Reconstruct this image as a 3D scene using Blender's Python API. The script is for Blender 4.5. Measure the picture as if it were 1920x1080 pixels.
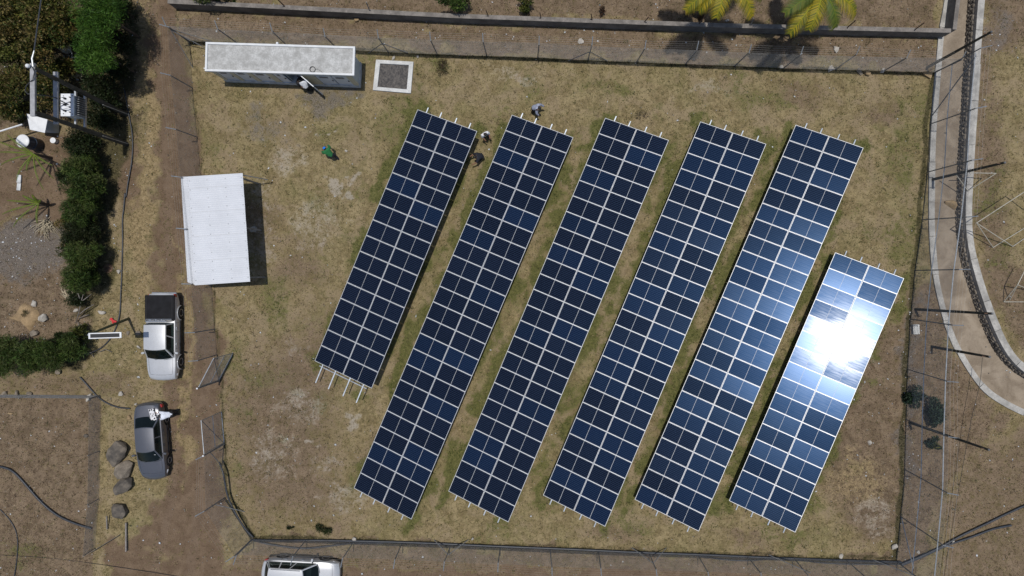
import bpy, bmesh, math, random
import numpy as np
from mathutils import Vector, Matrix, noise as mnoise

for o in list(bpy.data.objects):
    bpy.data.objects.remove(o)
random.seed(7)
rng = np.random.default_rng(7)
scene = bpy.context.scene
C = scene.collection
R = math.radians

# ------------------------------------------------------------------ camera, sky, sun, exposure
H = 43.54                      # drone height above the grass, metres
S = 29.4                       # photograph pixels per metre on the ground
NX, NY = 1000.0, 510.0         # photograph pixel straight below the drone
cd = bpy.data.cameras.new('drone_camera')
cam = bpy.data.objects.new('drone_camera', cd)
C.objects.link(cam)
cam.location = (0, 0, H)
cam.rotation_euler = (0, 0, 0)
cd.sensor_width = 36
cd.lens = 24
cd.shift_x = -(NX - 960) / 1920
cd.shift_y = -(540 - NY) / 1920
cd.clip_start = 0.5
cd.clip_end = 3000
scene.camera = cam

SUN_TILT = math.atan2(0.085, 0.996)
world = bpy.data.worlds.new('World')
scene.world = world
world.use_nodes = True
wn = world.node_tree.nodes
wl = world.node_tree.links
sky = wn.new('ShaderNodeTexSky')
sky.sky_type = 'NISHITA'
sky.sun_disc = False
sky.sun_elevation = math.pi / 2 - SUN_TILT
sky.sun_rotation = 0.0
sky.air_density = 1.0
sky.dust_density = 1.0
wl.new(sky.outputs[0], wn['Background'].inputs[0])
wn['Background'].inputs[1].default_value = 0.10
sd = bpy.data.lights.new('sun', 'SUN')
sd.energy = 3.55
sd.angle = R(0.6)
sd.color = (1.0, 0.965, 0.91)
sun = bpy.data.objects.new('sun', sd)
C.objects.link(sun)
sun.location = (0, 8, 90)
sun.rotation_euler = (-SUN_TILT, 0, 0)
vs = scene.view_settings
vs.view_transform = 'Standard'
vs.look = 'None'
vs.exposure = -0.16
vs.gamma = 1.0
vs.use_curve_mapping = False
scene.render.engine = 'CYCLES'

# ------------------------------------------------------------------ helpers
def G(px, py, z=0.0):
    """world point that stands at height z and shows at pixel (px, py) of the 1920 wide photograph"""
    k = (H - z) / 1280.0
    return Vector(((px - NX) * k, (NY - py) * k, z))


def wloc(o):
    v = Vector((0, 0, 0))
    while o is not None:
        v += o.location
        o = o.parent
    return v


def tag(o, label=None, cat=None, group=None, kind=None):
    if label: o['label'] = label
    if cat: o['category'] = cat
    if group: o['group'] = group
    if kind: o['kind'] = kind
    return o


def thing(name, label, cat, loc=(0, 0, 0), rz=0.0, group=None):
    o = bpy.data.objects.new(name, None)
    o.empty_display_size = 0.3
    C.objects.link(o)
    o.location = loc
    o.rotation_euler = (0, 0, rz)
    return tag(o, label, cat, group)


def link(name, me, parent=None, loc=(0, 0, 0)):
    o = bpy.data.objects.new(name, me)
    C.objects.link(o)
    o.parent = parent
    o.location = loc
    return o


def copy_tree(o, parent=None):
    c = o.copy()
    C.objects.link(c)
    c.parent = parent
    for ch in o.children:
        copy_tree(ch, c)
    return c


class MB:
    """collects shapes and links them as ONE mesh object"""
    def __init__(s):
        s.v = []; s.f = []; s.m = []; s.mi = 0

    def add(s, vs_, fs):
        b = len(s.v)
        s.v += [tuple(p) for p in vs_]
        s.f += [tuple(i + b for i in f) for f in fs]
        s.m += [s.mi] * len(fs)
        return s

    def box(s, c, size, rz=0.0, M=None):
        x, y, z = size[0] / 2, size[1] / 2, size[2] / 2
        p = [Vector((a * x, b * y, d * z)) for d in (-1, 1) for a, b in ((-1, -1), (1, -1), (1, 1), (-1, 1))]
        M = M or Matrix.Rotation(rz, 3, 'Z')
        c = Vector(c)
        return s.add([M @ q + c for q in p], [(3, 2, 1, 0), (4, 5, 6, 7), (0, 1, 5, 4), (1, 2, 6, 5), (2, 3, 7, 6), (3, 0, 4, 7)])

    def beam(s, a, b, w, h, up=(0, 0, 1)):
        a = Vector(a); b = Vector(b)
        d = (b - a); L = d.length
        if L < 1e-6: return s
        d /= L
        u = Vector(up)
        if abs(d.dot(u)) > 0.98: u = Vector((0, 1, 0))
        y = u.cross(d).normalized()
        z = d.cross(y)
        M = Matrix((d, y, z)).transposed()
        return s.box((a + b) / 2, (L, w, h), M=M)

    def tube(s, pts, r, n=6, cap=True):
        pts = [Vector(p) for p in pts]
        k = len(pts)
        rs = r if isinstance(r, (list, tuple)) else [r] * k
        vs_ = []; fs = []
        prev = None
        for i, p in enumerate(pts):
            d = (pts[min(i + 1, k - 1)] - pts[max(i - 1, 0)])
            if d.length < 1e-9: d = Vector((0, 0, 1))
            d.normalize()
            if prev is None:
                u = Vector((0, 0, 1)) if abs(d.z) < 0.9 else Vector((1, 0, 0))
                a = d.cross(u).normalized()
            else:
                a = prev - d * prev.dot(d)
                if a.length < 1e-6:
                    a = d.cross(Vector((0, 0, 1)))
                a.normalize()
            prev = a
            b = d.cross(a)
            for j in range(n):
                t = 2 * math.pi * j / n
                vs_.append(p + (a * math.cos(t) + b * math.sin(t)) * rs[i])
        for i in range(k - 1):
            for j in range(n):
                j2 = (j + 1) % n
                fs.append((i * n + j, i * n + j2, (i + 1) * n + j2, (i + 1) * n + j))
        if cap:
            fs.append(tuple(range(n - 1, -1, -1)))
            fs.append(tuple((k - 1) * n + j for j in range(n)))
        return s.add(vs_, fs)

    def lathe(s, c, prof, n=16, axis='z', M=None):
        """prof: list of (radius, height)"""
        c = Vector(c)
        vs_ = []; fs = []
        for r, h in prof:
            for j in range(n):
                t = 2 * math.pi * j / n
                q = Vector((r * math.cos(t), r * math.sin(t), h))
                if axis == 'y': q = Vector((q.x, h, q.y))
                if axis == 'x': q = Vector((h, q.x, q.y))
                if M: q = M @ q
                vs_.append(c + q)
        for i in range(len(prof) - 1):
            for j in range(n):
                j2 = (j + 1) % n
                fs.append((i * n + j, i * n + j2, (i + 1) * n + j2, (i + 1) * n + j))
        fs.append(tuple(range(n - 1, -1, -1)))
        fs.append(tuple((len(prof) - 1) * n + j for j in range(n)))
        return s.add(vs_, fs)

    def prism(s, poly, z0, z1):
        n = len(poly)
        vs_ = [(p[0], p[1], z0) for p in poly] + [(p[0], p[1], z1) for p in poly]
        fs = [tuple(range(n - 1, -1, -1)), tuple(range(n, 2 * n))]
        fs += [(i, (i + 1) % n, n + (i + 1) % n, n + i) for i in range(n)]
        return s.add(vs_, fs)

    def mesh(s, name, mats, off=None, smooth=False, bevel=0.0, seg=1, fixn=True):
        me = bpy.data.meshes.new(name)
        v = s.v
        if off is not None:
            v = [(a[0] - off[0], a[1] - off[1], a[2] - off[2]) for a in s.v]
        me.from_pydata(v, [], s.f)
        mats = mats if isinstance(mats, (list, tuple)) else [mats]
        for m in mats: me.materials.append(m)
        if len(mats) > 1: me.polygons.foreach_set('material_index', s.m)
        if fixn or bevel:
            bm = bmesh.new(); bm.from_mesh(me)
            bmesh.ops.recalc_face_normals(bm, faces=bm.faces)
            if bevel:
                es = [e for e in bm.edges if len(e.link_faces) == 2 and e.calc_face_angle(0) > 0.6]
                bmesh.ops.bevel(bm, geom=es, offset=bevel, segments=seg, profile=0.5, affect='EDGES', clamp_overlap=True)
            bm.to_mesh(me); bm.free()
        if smooth:
            me.polygons.foreach_set('use_smooth', [True] * len(me.polygons))
            if smooth is not True:
                me.set_sharp_from_angle(angle=R(smooth))
        me.update()
        return me

    def build(s, name, mats, parent=None, **k):
        off = wloc(parent) if parent is not None else None
        if k.pop('local', False): off = None
        return link(name, s.mesh(name, mats, off, **k), parent)

    def at_base(s, name, mats, base, **k):
        """a thing that is one mesh, its origin at its base"""
        o = link(name, s.mesh(name, mats, base, **k))
        o.location = base
        return o

# ------------------------------------------------------------------ materials
class NT:
    def __init__(s, name):
        s.m = bpy.data.materials.new(name)
        s.m.use_nodes = True
        s.t = s.m.node_tree
        s.bsdf = s.t.nodes['Principled BSDF']
        s.out = s.t.nodes['Material Output']

    def n(s, kind, **kw):
        nd = s.t.nodes.new('ShaderNode' + kind)
        for k, v in kw.items():
            setattr(nd, k, v)
        return nd

    def l(s, a, b):
        s.t.links.new(a, b)

    def val(s, x, sock):
        if hasattr(x, 'is_output'): s.l(x, sock)
        else: sock.default_value = x

    def math(s, op, a, b=0.0, c=0.0, clamp=False):
        nd = s.t.nodes.new('ShaderNodeMath'); nd.operation = op; nd.use_clamp = clamp
        s.val(a, nd.inputs[0]); s.val(b, nd.inputs[1]); s.val(c, nd.inputs[2])
        return nd.outputs[0]

    def mix(s, f, a, b, blend='MIX'):
        nd = s.t.nodes.new('ShaderNodeMix'); nd.data_type = 'RGBA'; nd.blend_type = blend
        s.val(f, nd.inputs[0])
        for x, sock in ((a, nd.inputs[6]), (b, nd.inputs[7])):
            if isinstance(x, (tuple, list)): sock.default_value = (*x[:3], 1)
            else: s.l(x, sock)
        return nd.outputs[2]

    def noise(s, vec, scale, detail=3, rough=0.55, dist=0.0):
        nd = s.t.nodes.new('ShaderNodeTexNoise')
        nd.inputs['Scale'].default_value = scale
        nd.inputs['Detail'].default_value = detail
        nd.inputs['Roughness'].default_value = rough
        nd.inputs['Distortion'].default_value = dist
        if vec is not None: s.l(vec, nd.inputs['Vector'])
        return nd.outputs[0]

    def ramp(s, f, lo, hi):
        nd = s.t.nodes.new('ShaderNodeMapRange'); nd.interpolation_type = 'SMOOTHSTEP'
        s.val(f, nd.inputs[0])
        nd.inputs[1].default_value = lo; nd.inputs[2].default_value = hi
        return nd.outputs[0]

    def bump(s, h, strength=0.4, dist=0.02):
        nd = s.t.nodes.new('ShaderNodeBump')
        nd.inputs['Strength'].default_value = strength
        nd.inputs['Distance'].default_value = dist
        s.l(h, nd.inputs['Height'])
        s.l(nd.outputs[0], s.bsdf.inputs['Normal'])

    def coord(s, which='Object'):
        nd = s.t.nodes.new('ShaderNodeTexCoord')
        return nd.outputs[which]


def mat(name, col, rough=0.6, metal=0.0, var=0.25, scale=6.0, bump=0.0, col2=None, spec=0.5, coat=0.0, bdist=0.01, fine=None):
    t = NT(name)
    v = t.coord('Object')
    n1 = t.noise(v, scale, 5, 0.6)
    f = t.ramp(n1, 0.3, 0.7)
    a = tuple(min(1, c * (1 - var)) for c in col)
    b = col2 or tuple(min(1, c * (1 + var * 0.7)) for c in col)
    c_ = t.mix(f, a, b)
    if fine:
        n2 = t.noise(v, fine, 2, 0.6)
        c_ = t.mix(t.math('MULTIPLY', t.ramp(n2, 0.35, 0.75), 0.5), c_, tuple(c * 0.55 for c in col))
    t.l(c_, t.bsdf.inputs['Base Color'])
    t.bsdf.inputs['Roughness'].default_value = rough
    t.bsdf.inputs['Metallic'].default_value = metal
    t.bsdf.inputs['Specular IOR Level'].default_value = spec
    t.bsdf.inputs['Coat Weight'].default_value = coat
    t.bsdf.inputs['Coat Roughness'].default_value = 0.06
    if bump:
        t.bump(t.noise(v, scale * 3, 4, 0.6), bump, bdist)
    return t.m


M = {}
M['galv'] = mat('galvanised_steel', (0.42, 0.44, 0.46), 0.45, 0.6, 0.2, 5)
M['galv_dull'] = mat('dull_steel_post', (0.20, 0.205, 0.21), 0.6, 0.2, 0.3, 3)
M['wire'] = mat('fence_wire', (0.34, 0.32, 0.29), 0.6, 0.1, 0.15, 2)
M['alu'] = mat('aluminium_frame', (0.62, 0.635, 0.66), 0.42, 0.2, 0.06, 3)
M['backsheet'] = mat('white_backsheet', (0.55, 0.57, 0.60), 0.5, 0.0, 0.05, 2)
M['rail'] = mat('rack_rail', (0.36, 0.40, 0.45), 0.5, 0.35, 0.2, 4)
M['concrete'] = mat('light_concrete', (0.37, 0.355, 0.325), 0.85, 0, 0.35, 1.3, 0.4, fine=9)
M['concrete_dark'] = mat('weathered_concrete', (0.17, 0.155, 0.14), 0.9, 0, 0.4, 1.2, 0.4, fine=15)
M['whitewash'] = mat('whitewashed_concrete', (0.56, 0.56, 0.54), 0.8, 0, 0.15, 2.5, 0.3, fine=18)
M['roof_slab'] = mat('stained_roof_slab', (0.40, 0.395, 0.375), 0.85, 0, 0.22, 2.2, 0.3, col2=(0.50, 0.50, 0.485), fine=11)
M['roof_rim'] = mat('white_roof_rim', (0.60, 0.61, 0.615), 0.6, 0, 0.08, 3)
M['door_grey'] = mat('blue_grey_door', (0.62, 0.66, 0.72), 0.45, 0.1, 0.08, 2)
M['beige'] = mat('beige_wall_panel', (0.55, 0.50, 0.36), 0.7, 0, 0.1, 2)
M['wall_grey'] = mat('painted_wall', (0.46, 0.50, 0.50), 0.7, 0, 0.1, 2)
M['plinth'] = mat('plinth_render', (0.50, 0.51, 0.51), 0.85, 0, 0.25, 3, 0.2)
M['sheet_white'] = mat('white_roof_sheet', (0.58, 0.595, 0.625), 0.45, 0.0, 0.06, 0.7)
M['black'] = mat('black_plastic', (0.012, 0.012, 0.014), 0.5, 0, 0.3, 8)
M['rubber'] = mat('tyre_rubber', (0.015, 0.015, 0.015), 0.85, 0, 0.3, 8)
M['hose'] = mat('black_hose', (0.030, 0.034, 0.042), 0.45, 0, 0.3, 3)
M['dark_wood'] = mat('creosoted_pole', (0.045, 0.042, 0.032), 0.8, 0, 0.4, 3, 0.3)
M['green_pole'] = mat('green_painted_pole', (0.055, 0.07, 0.04), 0.5, 0.1, 0.2, 3)
M['pale_wood'] = mat('weathered_timber', (0.42, 0.36, 0.25), 0.85, 0, 0.3, 7, 0.3)
M['grey_wood'] = mat('grey_crossarm', (0.30, 0.30, 0.31), 0.7, 0.1, 0.2, 4, 0.2)
M['white_paint'] = mat('white_paint', (0.68, 0.69, 0.70), 0.45, 0, 0.1, 3)
M['tank_blue'] = mat('dark_blue_plastic', (0.02, 0.035, 0.06), 0.45, 0, 0.2, 3)
M['rust'] = mat('rusty_iron', (0.12, 0.07, 0.045), 0.85, 0.1, 0.4, 9, 0.3)
M['stone'] = mat('grey_stone', (0.22, 0.185, 0.145), 0.9, 0, 0.4, 2.5, 0.7, fine=12, bdist=0.03)
M['stone_dark'] = mat('dark_basalt', (0.125, 0.11, 0.095), 0.9, 0, 0.5, 2.2, 0.9, col2=(0.19, 0.16, 0.125), fine=14, bdist=0.03)
M['stone_pale'] = mat('pale_stone', (0.40, 0.37, 0.325), 0.9, 0, 0.3, 4, 0.6, bdist=0.02)
M['stone_tan'] = mat('tan_rock', (0.28, 0.20, 0.11), 0.9, 0, 0.3, 4, 0.6, bdist=0.02)
M['sandstone'] = mat('tan_sand_slab', (0.30, 0.21, 0.115), 0.95, 0, 0.25, 2.5, 0.5, fine=14)
M['mortar'] = mat('mortar', (0.30, 0.28, 0.25), 0.95, 0, 0.3, 5)
M['bark'] = mat('bark', (0.10, 0.075, 0.055), 0.95, 0, 0.35, 8, 0.6)
M['dead_wood'] = mat('dead_branch', (0.20, 0.18, 0.165), 0.95, 0, 0.3, 8, 0.4)
M['skin'] = mat('brown_skin', (0.20, 0.10, 0.06), 0.55, 0, 0.1, 8)
M['hair'] = mat('black_hair', (0.010, 0.009, 0.009), 0.6, 0, 0.3, 20)
M['red'] = mat('red_cloth', (0.5, 0.02, 0.025), 0.7, 0, 0.2, 8)
M['litter'] = mat('scattered_litter', (0.62, 0.63, 0.62), 0.7, 0, 0.35, 0.9, col2=(0.70, 0.71, 0.72))
M['pebble'] = mat('scattered_pebble', (0.30, 0.26, 0.21), 0.9, 0, 0.5, 0.8, col2=(0.42, 0.38, 0.33))


def cloth(name, c):
    return mat(name, c, 0.85, 0, 0.18, 7, 0.25)


def leafmat(name, trans=0.35):
    t = NT(name)
    a = t.n('Attribute'); a.attribute_name = 'leafcol'
    d = t.bsdf
    t.l(a.outputs['Color'], d.inputs['Base Color'])
    d.inputs['Roughness'].default_value = 0.6
    d.inputs['Specular IOR Level'].default_value = 0.3
    tr = t.n('BsdfTranslucent')
    t.l(a.outputs['Color'], tr.inputs[0])
    mx = t.n('MixShader')
    mx.inputs[0].default_value = trans
    t.l(d.outputs[0], mx.inputs[1]); t.l(tr.outputs[0], mx.inputs[2])
    t.l(mx.outputs[0], t.out.inputs[0])
    return t.m


M['leaf'] = leafmat('foliage', 0.22)
M['dry_leaf'] = leafmat('dry_foliage', 0.05)
M['grass'] = leafmat('grass_blades', 0.08)

# ------------------------------------------------------------------ ground: what grows or lies where (photograph pixels on the ground)
def vnoise(x, y, seed=0):
    r = np.random.default_rng(seed).random((64, 64))
    xi = np.floor(x).astype(int); yi = np.floor(y).astype(int)
    fx = x - xi; fy = y - yi
    fx = fx * fx * (3 - 2 * fx); fy = fy * fy * (3 - 2 * fy)
    g = lambda a, b: r[a % 64, b % 64]
    return (g(xi, yi) * (1 - fx) + g(xi + 1, yi) * fx) * (1 - fy) + (g(xi, yi + 1) * (1 - fx) + g(xi + 1, yi + 1) * fx) * fy


def fbm(x, y, seed=0, o=3):
    t = 0; a = 0.5; n = 0
    for i in range(o):
        t = t + a * vnoise(x * 2 ** i, y * 2 ** i, seed + i); n += a; a *= 0.5
    return t / n


def blob(x, y, cx, cy, rx, ry, rot=0.0, soft=0.6):
    c, s = math.cos(R(rot)), math.sin(R(rot))
    u = ((x - cx) * c + (y - cy) * s) / rx
    v = (-(x - cx) * s + (y - cy) * c) / ry
    d = np.sqrt(u * u + v * v)
    return np.clip((1 + soft / 2 - d) / soft, 0, 1)


def dline(x, y, pts):
    """distance to a polyline and the parameter along it"""
    best = np.full(x.shape, 1e9); par = np.zeros(x.shape)
    for i in range(len(pts) - 1):
        ax, ay = pts[i][:2]; bx, by = pts[i + 1][:2]
        dx, dy = bx - ax, by - ay
        t = np.clip(((x - ax) * dx + (y - ay) * dy) / (dx * dx + dy * dy), 0, 1)
        d = np.hypot(x - ax - t * dx, y - ay - t * dy)
        m = d < best
        best = np.where(m, d, best); par = np.where(m, i + t, par)
    return best, par


def line(x, y, pts, soft=8.0):
    d, p = dline(x, y, pts)
    w = np.interp(p, range(len(pts)), [q[2] for q in pts])
    return np.clip((w + soft / 2 - d) / soft, 0, 1)


def inpoly(x, y, pts):
    ins = np.zeros(x.shape, bool)
    n = len(pts)
    for i in range(n):
        x0, y0 = pts[i]; x1, y1 = pts[(i + 1) % n]
        if y0 == y1: continue
        c = ((y0 > y) != (y1 > y)) & (x < (x1 - x0) * (y - y0) / (y1 - y0) + x0)
        ins ^= c
    return ins


def poly(x, y, pts, soft=12.0):
    d, _ = dline(x, y, pts + [pts[0]])
    d = np.where(inpoly(x, y, pts), d, -d)
    return np.clip(0.5 + d / soft, 0, 1)


# centre lines of the two walls of the sunken drain, pixels of their tops
DRAIN_L = [(1800, -260), (1786, -120), (1779, 0), (1764, 70), (1762, 100), (1755, 180), (1750, 260), (1748, 330), (1747, 420), (1752, 500), (1763, 560), (1782, 625), (1810, 680), (1845, 730), (1885, 757), (1930, 778), (2050, 830)]
DRAIN_R = [(1862, -260), (1850, -120), (1840, 0), (1834, 90), (1829, 170), (1823, 260), (1818, 350), (1816, 415), (1822, 470), (1838, 530), (1857, 585), (1880, 640), (1905, 678), (1940, 705), (2060, 765)]
DRAIN_POLY = DRAIN_L + DRAIN_R[::-1]
PLOT = [(-60, 742), (190, 742), (186, 935), (176, 1028), (170, 1100), (-60, 1100)]
YARD = [(355, 77), (913, 105), (1752, 136), (1728, 412), (1701, 692), (1680, 1052), (473, 1010), (422, 933), (407, 665), (378, 338)]
ROWS = [  # TL, TR, BL, BR corner pixels of each array and how many modules it is long
    ((783, 206), (895, 245), (590, 680), (697, 725), 16),
    ((960, 217), (1075, 256), (663, 917), (772, 972), 24),
    ((1135, 222), (1254, 262), (842, 922), (952, 978), 24),
    ((1313, 229), (1437, 269), (1018, 930), (1135, 986), 24),
    ((1492, 236), (1619, 275), (1191, 939), (1309, 994), 24),
    ((1567, 476), (1694, 519), (1366, 940), (1492, 997), 16)]


def zones(px, py):
    wx = px + 30 * (fbm(px / 40, py / 40, 11) - 0.5) * 2 + 14 * (fbm(px / 13, py / 13, 12) - .5) * 2
    wy = py + 30 * (fbm(px / 40, py / 40, 21) - 0.5) * 2 + 14 * (fbm(px / 13, py / 13, 22) - .5) * 2
    z = {}
    ex0, ey0 = px + (wx - px) * .2, py + (wy - py) * .2
    L = fbm(px / 55, py / 55, 31, 4)
    road = [(302, -300, 30), (304, 0, 28), (318, 110, 38), (332, 220, 38), (338, 330, 36), (338, 450, 40), (350, 560, 44), (365, 660, 48), (360, 760, 50), (358, 850, 50), (360, 930, 56), (345, 1010, 80), (310, 1080, 110), (290, 1300, 110)]
    dirt = line(wx, wy, road, 34)
    dirt = np.maximum(dirt, poly(wx, wy, [(380, 1058), (900, 1062), (1400, 1072), (1720, 1085), (1720, 1250), (200, 1250)], 16))
    strip = np.maximum(line(wx, wy, [(290, -50, 6), (292, 60, 6), (296, 75, 2)], 12),
                       line(wx, wy, [(322, 400, 4), (332, 470, 7), (345, 545, 8), (347, 740, 9), (349, 860, 10), (344, 900, 4)], 20))
    strip = np.maximum(strip, 0.7 * blob(wx, wy, 300, 1035, 34, 16, 0, 1.2))
    dirt = dirt * (1 - 0.85 * strip)
    dirt = np.maximum(dirt, 0.75 * blob(wx, wy, 240, 330, 26, 90, 0, .9))
    dirt = np.maximum(dirt, 0.8 * poly(wx, wy, [(60, 250), (190, 255), (205, 380), (110, 430), (-40, 400), (-40, 250)], 40))
    z['straw'] = np.maximum(line(wx, wy, [(262, -200, 13), (264, 40, 14), (272, 160, 14), (283, 290, 16), (272, 400, 24), (270, 520, 24)], 26), 0.9 * strip)
    z['straw'] = np.maximum(z['straw'], 0.6 * blob(wx, wy, 1600, 900, 60, 50, 20, 1.0))
    soil = 0.85 * poly(ex0, ey0, PLOT, 10)
    soil = np.maximum(soil, 0.95 * poly(wx, wy, [(1690, 540), (1752, 520), (1790, 650), (1850, 750), (1890, 775), (1800, 860), (1720, 1080), (1670, 1080)], 40))
    soil = np.maximum(soil, 1.0 * poly(wx, wy, [(1590, 640), (1700, 600), (1690, 1000), (1600, 1010), (1540, 880)], 90))
    soil = np.maximum(soil, 0.6 * poly(wx, wy, [(1780, 820), (1990, 790), (1990, 1300), (1720, 1300)], 70))
    soil = np.maximum(soil, 0.75 * poly(wx, wy, [(340, 18), (860, 45), (1340, 62), (1765, 72), (1755, 132), (1000, 104), (360, 76)], 12))
    soil = np.maximum(soil, 0.75 * poly(wx, wy, [(340, 10), (860, 36), (1340, 55), (1765, 64), (1790, -300), (300, -300)], 12))
    soil = np.maximum(soil, 0.65 * poly(wx, wy, [(474, 1012), (1000, 1028), (1680, 1052), (1690, 1085), (1000, 1064), (440, 1058)], 6))
    soil = np.maximum(soil, 0.7 * poly(wx, wy, [(1838, -200), (1835, 80), (1822, 300), (1840, 500), (1880, 620), (1990, 720), (1990, 560), (1885, 470), (1870, 120), (1990, 60), (1990, -300)], 40))
    soil = np.maximum(soil, poly(wx, wy, [(-200, 400), (110, 420), (160, 560), (160, 640), (-200, 660)], 40))
    soil = np.maximum(soil, 0.55 * poly(wx, wy, [(-100, 690), (250, 690), (250, 745), (-100, 745)], 30))
    soil = np.maximum(soil, 0.68 * poly(wx, wy, [(410, 690), (640, 560), (640, 1000), (480, 1000), (425, 900)], 140))
    for bx, by, bw, bh in ((470, 420, 60, 70), (560, 500, 50, 60), (700, 860, 50, 40), (1500, 170, 70, 20), (760, 160, 50, 24), (1140, 1000, 70, 18), (1400, 1020, 60, 14), (1650, 210, 50, 30)):
        soil = np.maximum(soil, 0.55 * blob(wx, wy, bx, by, bw, bh, 15, 1.2))
    soil = np.maximum(soil, 0.95 * poly(wx, wy, [(-300, -300), (268, -300), (262, 150), (246, 230), (-300, 260)], 14))
    z['soil'] = soil
    gravel = 0.9 * blob(wx, wy, 50, 465, 90, 55, -10, .8)
    gravel = np.maximum(gravel, 0.7 * blob(wx, wy, 604, 190, 40, 20, 0, 1.1))
    gravel = np.maximum(gravel, 0.75 * blob(wx, wy, 645, 176, 40, 13, 0, 1.0))
    gravel = np.maximum(gravel, 0.5 * blob(wx, wy, 500, 240, 60, 30, 20, 1.1))
    gravel = np.maximum(gravel, 0.6 * line(wx, wy, [(1712, 560, 12), (1705, 700, 16), (1700, 900, 14)], 14))
    gravel = np.maximum(gravel, 0.5 * blob(wx, wy, 1872, 60, 26, 60, 0, .9))
    z['gravel'] = gravel
    pale = 0
    for b in ((622, 346, 20, 9, 30), (655, 362, 16, 10, 0), (664, 790, 16, 18, 0), (575, 846, 20, 8, 0), (588, 212, 26, 5, 8), (600, 240, 22, 4, 0), (655, 330, 14, 8, 40), (560, 660, 30, 22, 0), (610, 880, 30, 16, 0), (1640, 560, 12, 26, 0), (500, 370, 26, 40, 0), (590, 420, 60, 60, 20), (540, 300, 50, 30, 0), (480, 460, 40, 60, 0), (560, 760, 70, 50, 0), (500, 850, 50, 60, 0), (640, 930, 60, 30, 0), (1640, 960, 40, 50, 0), (1600, 700, 30, 70, 10), (1330, 170, 60, 16, 0), (960, 140, 60, 16, 0)):
        pale = np.maximum(pale, (0.9 if b[2] < 24 else 0.5) * blob(wx, wy, b[0], b[1], b[2], b[3], b[4], 1.0))
    z['pale'] = pale
    green = 0.0
    for TL, TR, BL, BR, n in ROWS:
        e0 = (TL[0] - 2, TL[1] + 6); e1 = (BL[0] - 2, BL[1])
        green = np.maximum(green, 1.0 * line(wx, wy, [(*e0, 17), (*e1, 15)], 26) * np.clip((fbm(px / 50, py / 50, 41) - 0.22) * 4.5, 0, 1))
        e0 = (TR[0] - 8, TR[1] + 4); e1 = (BR[0] - 6, BR[1])
        green = np.maximum(green, 0.85 * line(wx, wy, [(*e0, 24), (*e1, 24)], 36) * np.clip((fbm(px / 50, py / 50, 51) - 0.27) * 3.2, 0, 1))
    for b in ((748, 255, 18, 40, 20), (640, 560, 14, 30, 20), (600, 235, 30, 10, 0), (1300, 620, 12, 30, 20), (940, 985, 40, 12, 5), (1545, 560, 12, 40, 20), (1225, 330, 14, 50, 20), (885, 365, 13, 26, 20), (790, 825, 22, 34, 20), (640, 720, 22, 20, 0), (1010, 870, 14, 40, 20), (1430, 180, 80, 20, 3), (1150, 170, 70, 16, 3), (905, 1010, 60, 10, 2), (1480, 1010, 70, 14, 0), (270, 490, 18, 24, 0), (450, 690, 20, 24, 0), (1690, 440, 30, 80, 0), (1860, 370, 24, 60, 0), (1880, 480, 40, 30, 0), (40, 1040, 60, 34, 0), (1690, 300, 36, 90, 0), (520, 560, 40, 60, 0)):
        green = np.maximum(green, 0.5 * blob(wx, wy, b[0], b[1], b[2], b[3], b[4], 1.0))
    yard = poly(px, py, YARD, 6)
    ex_, ey_ = px + (wx - px) * .18, py + (wy - py) * .18
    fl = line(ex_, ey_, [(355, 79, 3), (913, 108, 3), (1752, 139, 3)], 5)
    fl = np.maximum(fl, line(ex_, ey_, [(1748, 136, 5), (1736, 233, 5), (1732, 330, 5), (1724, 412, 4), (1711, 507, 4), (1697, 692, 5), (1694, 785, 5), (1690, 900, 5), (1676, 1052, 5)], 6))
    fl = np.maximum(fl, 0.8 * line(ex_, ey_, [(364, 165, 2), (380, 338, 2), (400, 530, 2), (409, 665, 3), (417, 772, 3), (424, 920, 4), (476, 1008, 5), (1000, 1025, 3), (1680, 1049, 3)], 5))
    tree_shade = 0.8 * poly(wx, wy, [(128, -300), (264, -300), (258, 150), (240, 290), (212, 400), (208, 540), (160, 600), (132, 590), (128, 300), (110, 150)], 26)  # shade under trees and hedges, painted into the ground colour
    tree_shade = np.maximum(tree_shade, 0.7 * poly(wx, wy, [(-100, -300), (140, -300), (140, 215), (-100, 240)], 20))
    tree_shade = np.maximum(tree_shade, 0.75 * poly(wx, wy, [(-100, 636), (160, 620), (175, 650), (150, 690), (-100, 700)], 20))
    z['edge'] = np.maximum(fl, tree_shade)  # fence-foot grass plus the shade painted under the trees
    z['green'] = np.maximum(green, yard * np.clip((L - 0.56) * 3.0, 0, 0.45))
    rut = np.maximum(line(wx * .15 + px * .85, wy * .15 + py * .85, [(286, -200, 6), (288, 60, 6), (303, 170, 7), (312, 300, 7), (314, 420, 7), (320, 560, 8), (326, 700, 8), (324, 850, 8), (318, 960, 8), (285, 1090, 8)], 9),
                     line(wx * .15 + px * .85, wy * .15 + py * .85, [(322, -200, 6), (324, 60, 6), (345, 170, 8), (356, 300, 8), (360, 420, 8), (370, 560, 9), (382, 700, 9), (380, 850, 9), (372, 960, 9), (350, 1090, 9)], 9))
    rut = np.maximum(rut, line(px, wy * .15 + py * .85, [(420, 1074, 5), (900, 1078, 5), (1720, 1096, 5)], 8))
    z['rut'] = rut * 0.9
    z['dirt'] = dirt
    z['sand'] = poly(px, py, DRAIN_POLY, 4)
    for k in z: z[k] = np.clip(z[k], 0, 1)
    return z


def axis_pts(a, b, step, far):
    mid = list(np.arange(a, b, step)) + [b]
    lo = []; hi = []
    d = step; p = a
    while p > -far:
        d *= 1.6; p -= d; lo.append(p)
    d = step; p = b
    while p < far:
        d *= 1.6; p += d; hi.append(p)
    return np.array(lo[::-1] + mid + hi)


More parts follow.
